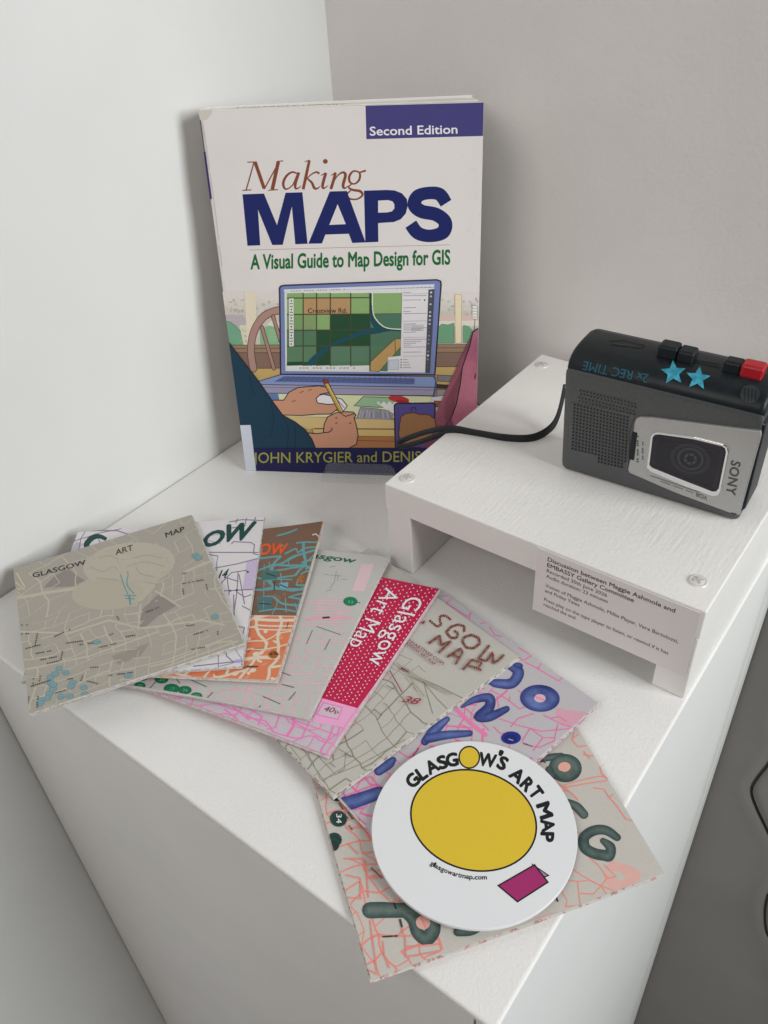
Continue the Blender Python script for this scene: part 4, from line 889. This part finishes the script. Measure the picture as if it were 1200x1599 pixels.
# ------------------------------------------------------------------ tape recorder
RX, RY, RYaw, RW = .2785, .2714, .0552, .1059
ru = Vector((math.cos(RYaw), math.sin(RYaw), 0)); rd = Vector((-math.sin(RYaw), math.cos(RYaw), 0)); RO = Vector((RX, RY, SH))
def RP(x, d, z): return RO + ru * x + rd * d + Vector((0, 0, z))
rec = root('tape_recorder', RP(RW / 2, .015, 0), 'grey and black handheld cassette recorder standing upside down on its side on the white riser', 'tape recorder')
prof = [(.0010, .0004), (-.0002, .0016), (-.0008, .0040), (-.0077, .0700), (-.0078, .0716), (-.0074, .0732)]
topp = [(-.0074, .0733), (-.0060, .0768), (-.0035, .0795), (.0000, .0815), (.0050, .0828), (.0120, .0834), (.0240, .0832), (.0300, .0815), (.0330, .0780), (.0335, .0733)]
back = [(.0335, .0730), (.0335, .0020), (.0325, .0004)]
def body(name, P, cen, mat, x0=0, x1=RW, ins=((0, .80), (.0006, .90), (.0016, .96), (.0032, 1)), subd=3):
    bm = bmesh.new(); xs = [(x0 + a, s_) for a, s_ in ins] + [(x1 - a, s_) for a, s_ in ins[::-1]]; rings = []
    for x, s_ in xs:
        off = (1 - s_) * .012
        ring = []
        for d, z in P:
            vx, vz = cen[0] - d, cen[1] - z; l = math.hypot(vx, vz) or 1; ring.append(bm.verts.new(RP(x, d + vx / l * off, max(z + vz / l * off, .0003))))
        rings.append(ring)
    n = len(P)
    for a, b_ in zip(rings, rings[1:]):
        for k in range(n): bm.faces.new((a[k], a[(k + 1) % n], b_[(k + 1) % n], b_[k]))
    bm.faces.new(rings[0][::-1]); bm.faces.new(rings[-1]); bmesh.ops.recalc_face_normals(bm, faces=bm.faces)
    return link(name, bm, mat, rec, smooth=False)
lower = body('body', prof + back, (.013, .036), BODY)
upper = body('top_shell', topp + [(.0330, .0700), (-.0068, .0700)], (.013, .070), BLACK)
for o in (lower, upper):
    for f in o.data.polygons: f.use_smooth = True
    md = o.modifiers.new('ws', 'EDGE_SPLIT'); md.split_angle = R_(38)
r7 = (860, 500, 3.5294)
fs = Sheet(RP(0, -.0078, .0717), RP(RW, -.0078, .0717), RP(RW, -.0006, .0005), RP(0, -.0006, .0005))
link('side_cap', prism(bmesh.new(), [RP(RW - .001, d, z) for d, z in ((.001, .004), (-.0055, .068), (.031, .068), (.031, .004))], [RP(RW + .0016, d, z) for d, z in ((.003, .008), (-.0035, .066), (.029, .066), (.029, .008))]), BLACK, rec, bevel=.001)
bm_ = bmesh.new(); bm_.from_mesh(upper.data); bmesh.ops.translate(bm_, vec=rec.location, verts=bm_.verts); bmesh.ops.triangulate(bm_, faces=bm_.faces); bv_up = BVHTree.FromBMesh(bm_)
bm_.free()
# speaker
p = Print(fs, r7, base=.0004)
for j in range(20):
    for i in range(17):
        y0 = 385 + j * 19.6
        if j < 4: x = 168 + i * 18.8 + (j % 2) * 6 - j * 4; y = 385 + j * 19 + i * 4.6
        else: x = 136 + i * 18.2 - (j - 4) * .9; y = 388 + j * 18.6 + i * 4.3
        if j >= 4 and i > 16: continue
        if j >= 18: 
            if i < 8 or i > 15: continue
        p.ell(x, y, 6.0 if j >= 4 else 4.6, 5.8 if j >= 4 else 4.4, (14, 16, 17), n=8)
o = p.build('speaker_holes', rec); o['kind'] = 'stuff'
plate('speaker_panel', fs, r7, [(112, 452), (470, 520), (440, 600), (430, 836), (300, 800), (100, 720)], -.0002, .00035, BODY, rec, bevel=.0002)
# cassette door
door = plate('cassette_door', fs, r7, [(470, 556), (478, 536), (496, 527), (560, 530), (800, 560), (1164, 606), (1166, 630), (1048, 1062), (1030, 1066), (700, 945), (440, 833), (432, 815), (445, 760), (462, 612)], -.0005, .0016, SILVER, rec, bevel=.0005)
rim = plate('window_rim', fs, r7, [(560, 628), (572, 612), (600, 606), (800, 632), (962, 672), (984, 688), (990, 716), (946, 930), (930, 954), (900, 958), (740, 900), (560, 822), (538, 800), (540, 780)], .0012, .0023, CHROME, door, bevel=.0004)
plate('window', fs, r7, [(572, 632), (584, 618), (604, 616), (800, 643), (952, 680), (972, 694), (976, 716), (936, 914), (922, 930), (900, 930), (740, 868), (570, 800), (553, 784), (556, 764)], .0018, .0027, GLASSY, rim, bevel=.0005)
p = Print(fs, r7, base=.00285)
for a, b_, c in ((112, 84, (56, 54, 62)), (92, 70, (40, 38, 46)), (74, 60, (66, 68, 74)), (60, 50, (36, 36, 42)), (36, 31, (76, 80, 84)), (22, 19, (34, 34, 38))): p.ell(782, 748, a, b_, ink(c, .15, .9), 14)
for k in range(6): t = R_(60 * k + 15); p.line([(782 + 22 * math.cos(t), 748 + 19 * math.sin(t)), (782 + 34 * math.cos(t), 748 + 28 * math.sin(t))], 6, ink((30, 30, 34), .2, .9))
p.poly([(560, 770), (585, 640), (620, 640), (590, 790)], ink((44, 40, 54), .15, .9)); p.poly([(900, 905), (955, 690), (968, 700), (925, 920)], ink((48, 44, 58), .15, .9))
p.line([(600, 650), (760, 672), (930, 708)], 3, ink((70, 68, 80), .15, .9)); p.line([(575, 790), (720, 846), (900, 912)], 4, ink((58, 56, 68), .15, .9)); p.poly([(600, 640), (690, 652), (640, 780), (585, 760)], ink((36, 34, 46), .12, .9)); p.build('cassette_hub', door)
p = Print(fs, r7, base=.00175); KD = (84, 84, 82)
p.text('SONY', (1004, 762), (974, 944), (1054, 774), KD, bold=.03, space=1.08)
p.text('VOR', (872, 962), (808, 936), (868, 984), KD, bold=.02); p.line([(555, 846), (680, 888), (800, 930), (890, 946)], 3, KD)
for k in range(14): p.line([(600 + k * 14, 873 + k * 5), (609 + k * 14, 876 + k * 5)], 4, (96, 96, 96)) if k % 5 else None
for k in range(12): p.line([(488, 628 + k * 12.5), (487 - (k > 8), 635 + k * 12.5)], 10, KD, cap=False) if k % 4 != 1 else None
for k in range(9): p.line([(516, 662 + k * 11), (514, 668 + k * 11)], 8, (84, 84, 84), cap=False) if k % 4 != 2 else None
p.line([(1004, 1052), (1030, 1060)], 6, (60, 60, 60)); p.build('door_print', door)
plate('slide_switch', fs, r7, [(458, 604), (486, 612), (468, 762), (436, 756)], .0002, .0022, BLACK, rec, bevel=.0005)
# hand-stuck stars and lettering on the shoulder
def shoulder(name, fn, base=.0001):
    q = Print(Sheet(RP(0, .012, .0834), RP(RW, .012, .0834), RP(RW, -.0078, .0733), RP(0, -.0078, .0733)), r7, base=base); fn(q); return q.build(name, rec, clip=False, grid=14, bvh=bv_up)
shoulder('marker_text', lambda q: q.text('2x REC TIME', (546, 300), (186, 226), (534, 346), (16, 82, 102), bold=.006))
TQ = blot((14, 96, 122), (62, 158, 176), 190)
def star(q, cx, cy, r1, rot):
    q.poly([(cx + (r1 if k % 2 == 0 else r1 * .45) * math.cos(R_(rot + 36 * k)), cy + (r1 if k % 2 == 0 else r1 * .45) * .96 * math.sin(R_(rot + 36 * k))) for k in range(10)], TQ)
shoulder('star_sticker', lambda q: star(q, 678, 292, 72, -92), .0002); shoulder('star_sticker', lambda q: star(q, 814, 322, 70, -82), .0002)
shoulder('volume_dial', lambda q: (q.ell(1100, 412, 54, 50, ink((44, 50, 52), .4, 1)), [q.line([(1072 + k * 20, 380 + k * 3), (1070 + k * 20, 448)], 7, (14, 18, 20)) for k in range(4)]), .0004)
def key(px, w_, dd, hh, mat, z=.0834, d0=.006):
    a = on_z((860 + px[0] / 3.5294, 500 + px[1] / 3.5294), SH + z) - RO; x = a.dot(ru)
    bm = box(bmesh.new(), (0, 0, 0), (w_, dd, hh))
    for v in bm.verts: v.co = RP(x + v.co.x, d0 + v.co.y + (.0012 if v.co.z > 0 and v.co.y == 0 else 0), z - .001 + v.co.z)
    return link('key', bm, mat, rec, bevel=.0014)
key((610, 165), .0104, .0105, .0074, BLACK, d0=.0085); key((722, 182), .0088, .0105, .0066, BLACK, d0=.0085); key((972, 240), .0092, .009, .0066, BLACK, d0=.0085); key((1068, 258), .0112, .0100, .0070, REDP, d0=.008)
shoulder('battery_seam', lambda q: q.line([(330, 118), (400, 112), (520, 140), (500, 156), (340, 136), (330, 118)], 4, (6, 8, 10)))
shoulder('slot_mark', lambda q: q.line([(795, 222), (930, 244), (925, 258), (790, 234), (795, 222)], 4, (6, 8, 10)))
pj = [(.006, .0700), (.022, .0700), (.022, .0790), (.006, .0790)]
link('jack_lug', prism(bmesh.new(), [RP(RW - .002, d, z) for d, z in pj], [RP(RW + .0032, d, z) for d, z in pj]), BLACK, rec, bevel=.0012)
# strap
def sp(px, z): q = on_z(px, z); return (q.x, q.y, q.z)
bm = bmesh.new()
A = catmull([sp((882, 600), SH + .030), sp((872, 645), SH + .013), sp((858, 668), SH + .0055), sp((830, 682), SH + .0032), sp((790, 682), SH + .0030), sp((745, 675), SH + .0032), sp((705, 668), SH + .004), sp((672, 673), SH + .0035), sp((640, 683), SH + .001), sp((622, 692), SH - .003), sp((627, 697), SH - .0045), sp((650, 692), SH - .0035), sp((682, 681), SH - .001), sp((708, 673), SH + .0012), sp((746, 678), SH + .0012), sp((792, 686), SH + .0012), sp((832, 686), SH + .0013), sp((860, 671), SH + .0035), sp((873, 650), SH + .010), sp((884, 606), SH + .026)], 8)
tube(bm, A, .0007, .0021, 10)
tag(link('wrist_strap', bm, STRAP, smooth=True), 'black looped wrist strap trailing left from the recorder over the edge of the white riser', 'strap')
